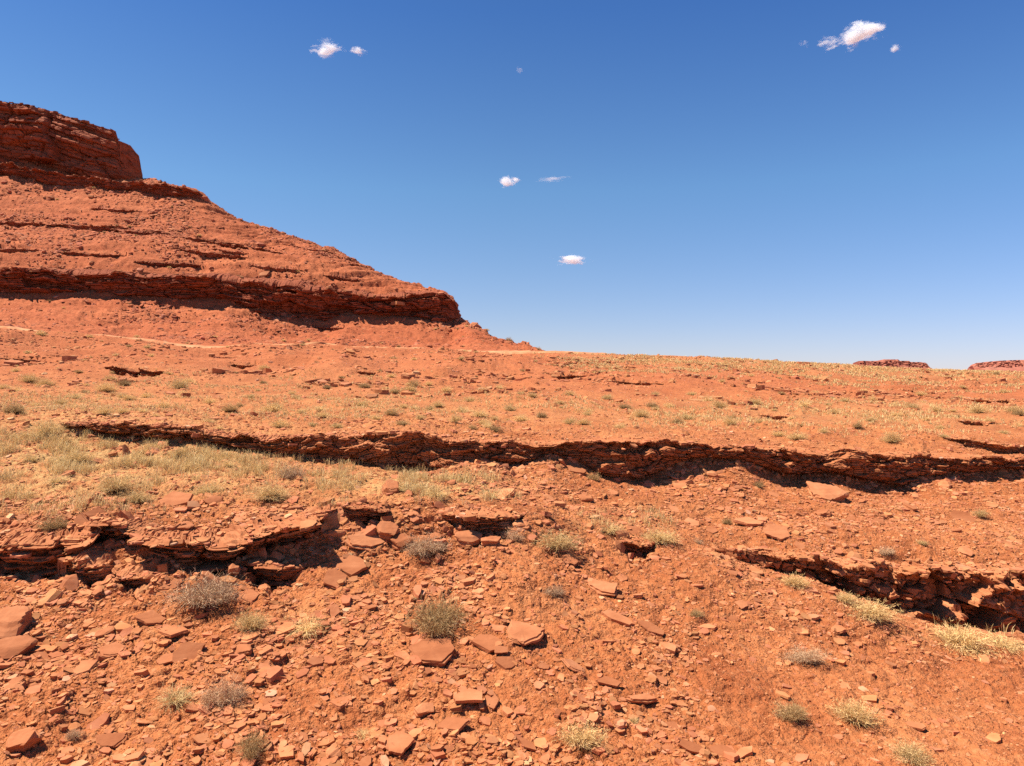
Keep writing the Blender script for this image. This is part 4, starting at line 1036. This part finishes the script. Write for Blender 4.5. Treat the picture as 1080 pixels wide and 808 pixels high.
# ------------------------------------------------------------------ clouds: small puffs of real vapour far away
def cloud_material(name, dens):
    m = bpy.data.materials.new(name); m.use_nodes = True; nt = m.node_tree
    nt.nodes.remove(nt.nodes['Principled BSDF'])
    pv = N(nt, 'ShaderNodeVolumePrincipled'); pv.inputs['Color'].default_value = (.94, .975, 1, 1)
    pv.inputs['Anisotropy'].default_value = .0
    tc = N(nt, 'ShaderNodeTexCoord')
    ln = N(nt, 'ShaderNodeVectorMath', operation='LENGTH'); nt.links.new(tc.outputs['Object'], ln.inputs[0])
    oi = N(nt, 'ShaderNodeObjectInfo')
    ad = N(nt, 'ShaderNodeVectorMath', operation='ADD'); nt.links.new(tc.outputs['Object'], ad.inputs[0]); 
    cb = N(nt, 'ShaderNodeCombineXYZ'); nt.links.new(mth(nt, 'MULTIPLY', oi.outputs['Random'], 40), cb.inputs[0]); nt.links.new(cb.outputs[0], ad.inputs[1])
    ns = noise(nt, ad.outputs[0], 1.9, 5, .62)
    f = mth(nt, 'ADD', mth(nt, 'SUBTRACT', .52, ln.outputs['Value']), mth(nt, 'MULTIPLY', mth(nt, 'SUBTRACT', ns, .5), 2.2))
    f = mth(nt, 'MULTIPLY', f, 2.2, clamp=True)
    nt.links.new(mth(nt, 'MULTIPLY', f, dens), pv.inputs['Density'])
    nt.links.new(pv.outputs[0], nt.nodes['Material Output'].inputs['Volume'])
    return m
M_CL, M_WISP = cloud_material('cloud_vapour', .06), cloud_material('thin_vapour', .010)
DV, DT = ico(3)
for (cx_, cy_, w, hh, rot, mt, lb) in [
        (345,52,40,18,.0,0,'small white cloud puff at upper left, the larger of the pair'),
        (378,54,20,12,-.2,0,'tiny cloud puff just right of the upper left puff'),
        (344,43,20,8,0,1,'thin wisp above the upper left puff'),
        (548,74,14,8,0,1,'faint speck of cloud high in the centre sky'),
        (537,192,32,14,0,0,'small bright white cloud in the centre sky'),
        (584,189,40,7,.1,1,'faint thin streak right of the small centre cloud'),
        (603,274,42,13,0,0,'flat white cloud, lowest in the sky, right of centre'),
        (903,37,80,26,.27,0,'largest white cloud, slanting, at upper right'),
        (944,51,16,10,0,0,'tiny puff just right of the largest cloud'),
        (848,46,14,10,0,1,'faint wisp left of the largest cloud')]:
    Yc = 4200.; k = Yc / F
    me = np_mesh('cloud', DV * (1 + .1 * vn3(DV[:, 0:1] * 2, DV[:, 1:2] * 2, DV[:, 2:3] * 2, 5)), None, DT, smooth=True)
    o = link('cloud', me, M_WISP if mt else M_CL); o.location = ((cx_ - CX) * k, Yc, (CY - cy_) * k)
    o.scale = (w / 2 * k * 1.15, w * k * .35, hh / 2 * k * 1.3); o.rotation_euler = (0, -rot, 0)
    tag(o, lb, 'cloud')

# ------------------------------------------------------------------ light, sky, camera
SUN_EL, SUN_AZ = R(60), R(-84)            # azimuth from +Y towards +X; the sun stands behind the land, to the left
to_sun = np.array([math.sin(SUN_AZ) * math.cos(SUN_EL), math.cos(SUN_AZ) * math.cos(SUN_EL), math.sin(SUN_EL)])
sl = bpy.data.lights.new('sun', 'SUN'); sl.energy = 5.0; sl.angle = R(.53); sl.color = (1, .95, .83)
so = bpy.data.objects.new('sun', sl); COL.objects.link(so)
from mathutils import Vector
so.rotation_euler = Vector(to_sun).to_track_quat('Z', 'Y').to_euler(); so.location = (-20, 20, 60)
wd = bpy.data.worlds.new('World'); scene.world = wd; wd.use_nodes = True; nt = wd.node_tree
sk = nt.nodes.new('ShaderNodeTexSky'); sk.sky_type = 'NISHITA'; sk.sun_disc = False
sk.sun_elevation = SUN_EL; sk.sun_rotation = SUN_AZ; sk.altitude = 1500; sk.air_density = 1.0; sk.dust_density = .6; sk.ozone_density = 2.0
bg = nt.nodes['Background']; bg.inputs['Strength'].default_value = .082
dz = N(nt, 'ShaderNodeSeparateXYZ'); nt.links.new(N(nt, 'ShaderNodeTexCoord').outputs['Generated'], dz.inputs[0])
clear = ramp(nt, dz.outputs[2], [(0, (.90, .83, 1.03)), (.06, (.90, .87, 1.04)), (.25, (.74, 1.02, 1.20)), (.45, (.43, .77, 1.20)), (1, (.28, .5, .8))])   # very dry air: a deeper blue overhead
side = ramp(nt, mth(nt, 'MULTIPLY', dz.outputs[0], 1.0, clamp=True), [(0, (.86, .83, .80)), (.7, (.90, .90, .94)), (1, (.90, .90, .94))])
nt.links.new(mix(nt, 1.0, mix(nt, 1.0, sk.outputs[0], clear, 'MULTIPLY'), side, 'MULTIPLY'), bg.inputs['Color'])
cam = bpy.data.cameras.new('camera'); co = bpy.data.objects.new('camera', cam); COL.objects.link(co)
cam.sensor_width = 36; cam.lens = 26.0; co.location = (0, 0, 0); co.rotation_euler = (R(90), 0, 0)
cam.clip_start = .1; cam.clip_end = 20000
scene.camera = co
scene.view_settings.view_transform = 'Standard'; scene.view_settings.look = 'None'; scene.view_settings.gamma = 1
scene.view_settings.exposure = .82
cy = scene.cycles if hasattr(scene, 'cycles') else None
scene.render.engine = 'CYCLES'
scene.cycles.max_bounces = 6; scene.cycles.diffuse_bounces = 1; scene.cycles.glossy_bounces = 1; scene.cycles.transmission_bounces = 2
scene.cycles.volume_bounces = 8; scene.cycles.transparent_max_bounces = 8
scene.cycles.use_denoising = False
scene.cycles.use_adaptive_sampling = True; scene.cycles.adaptive_threshold = .02
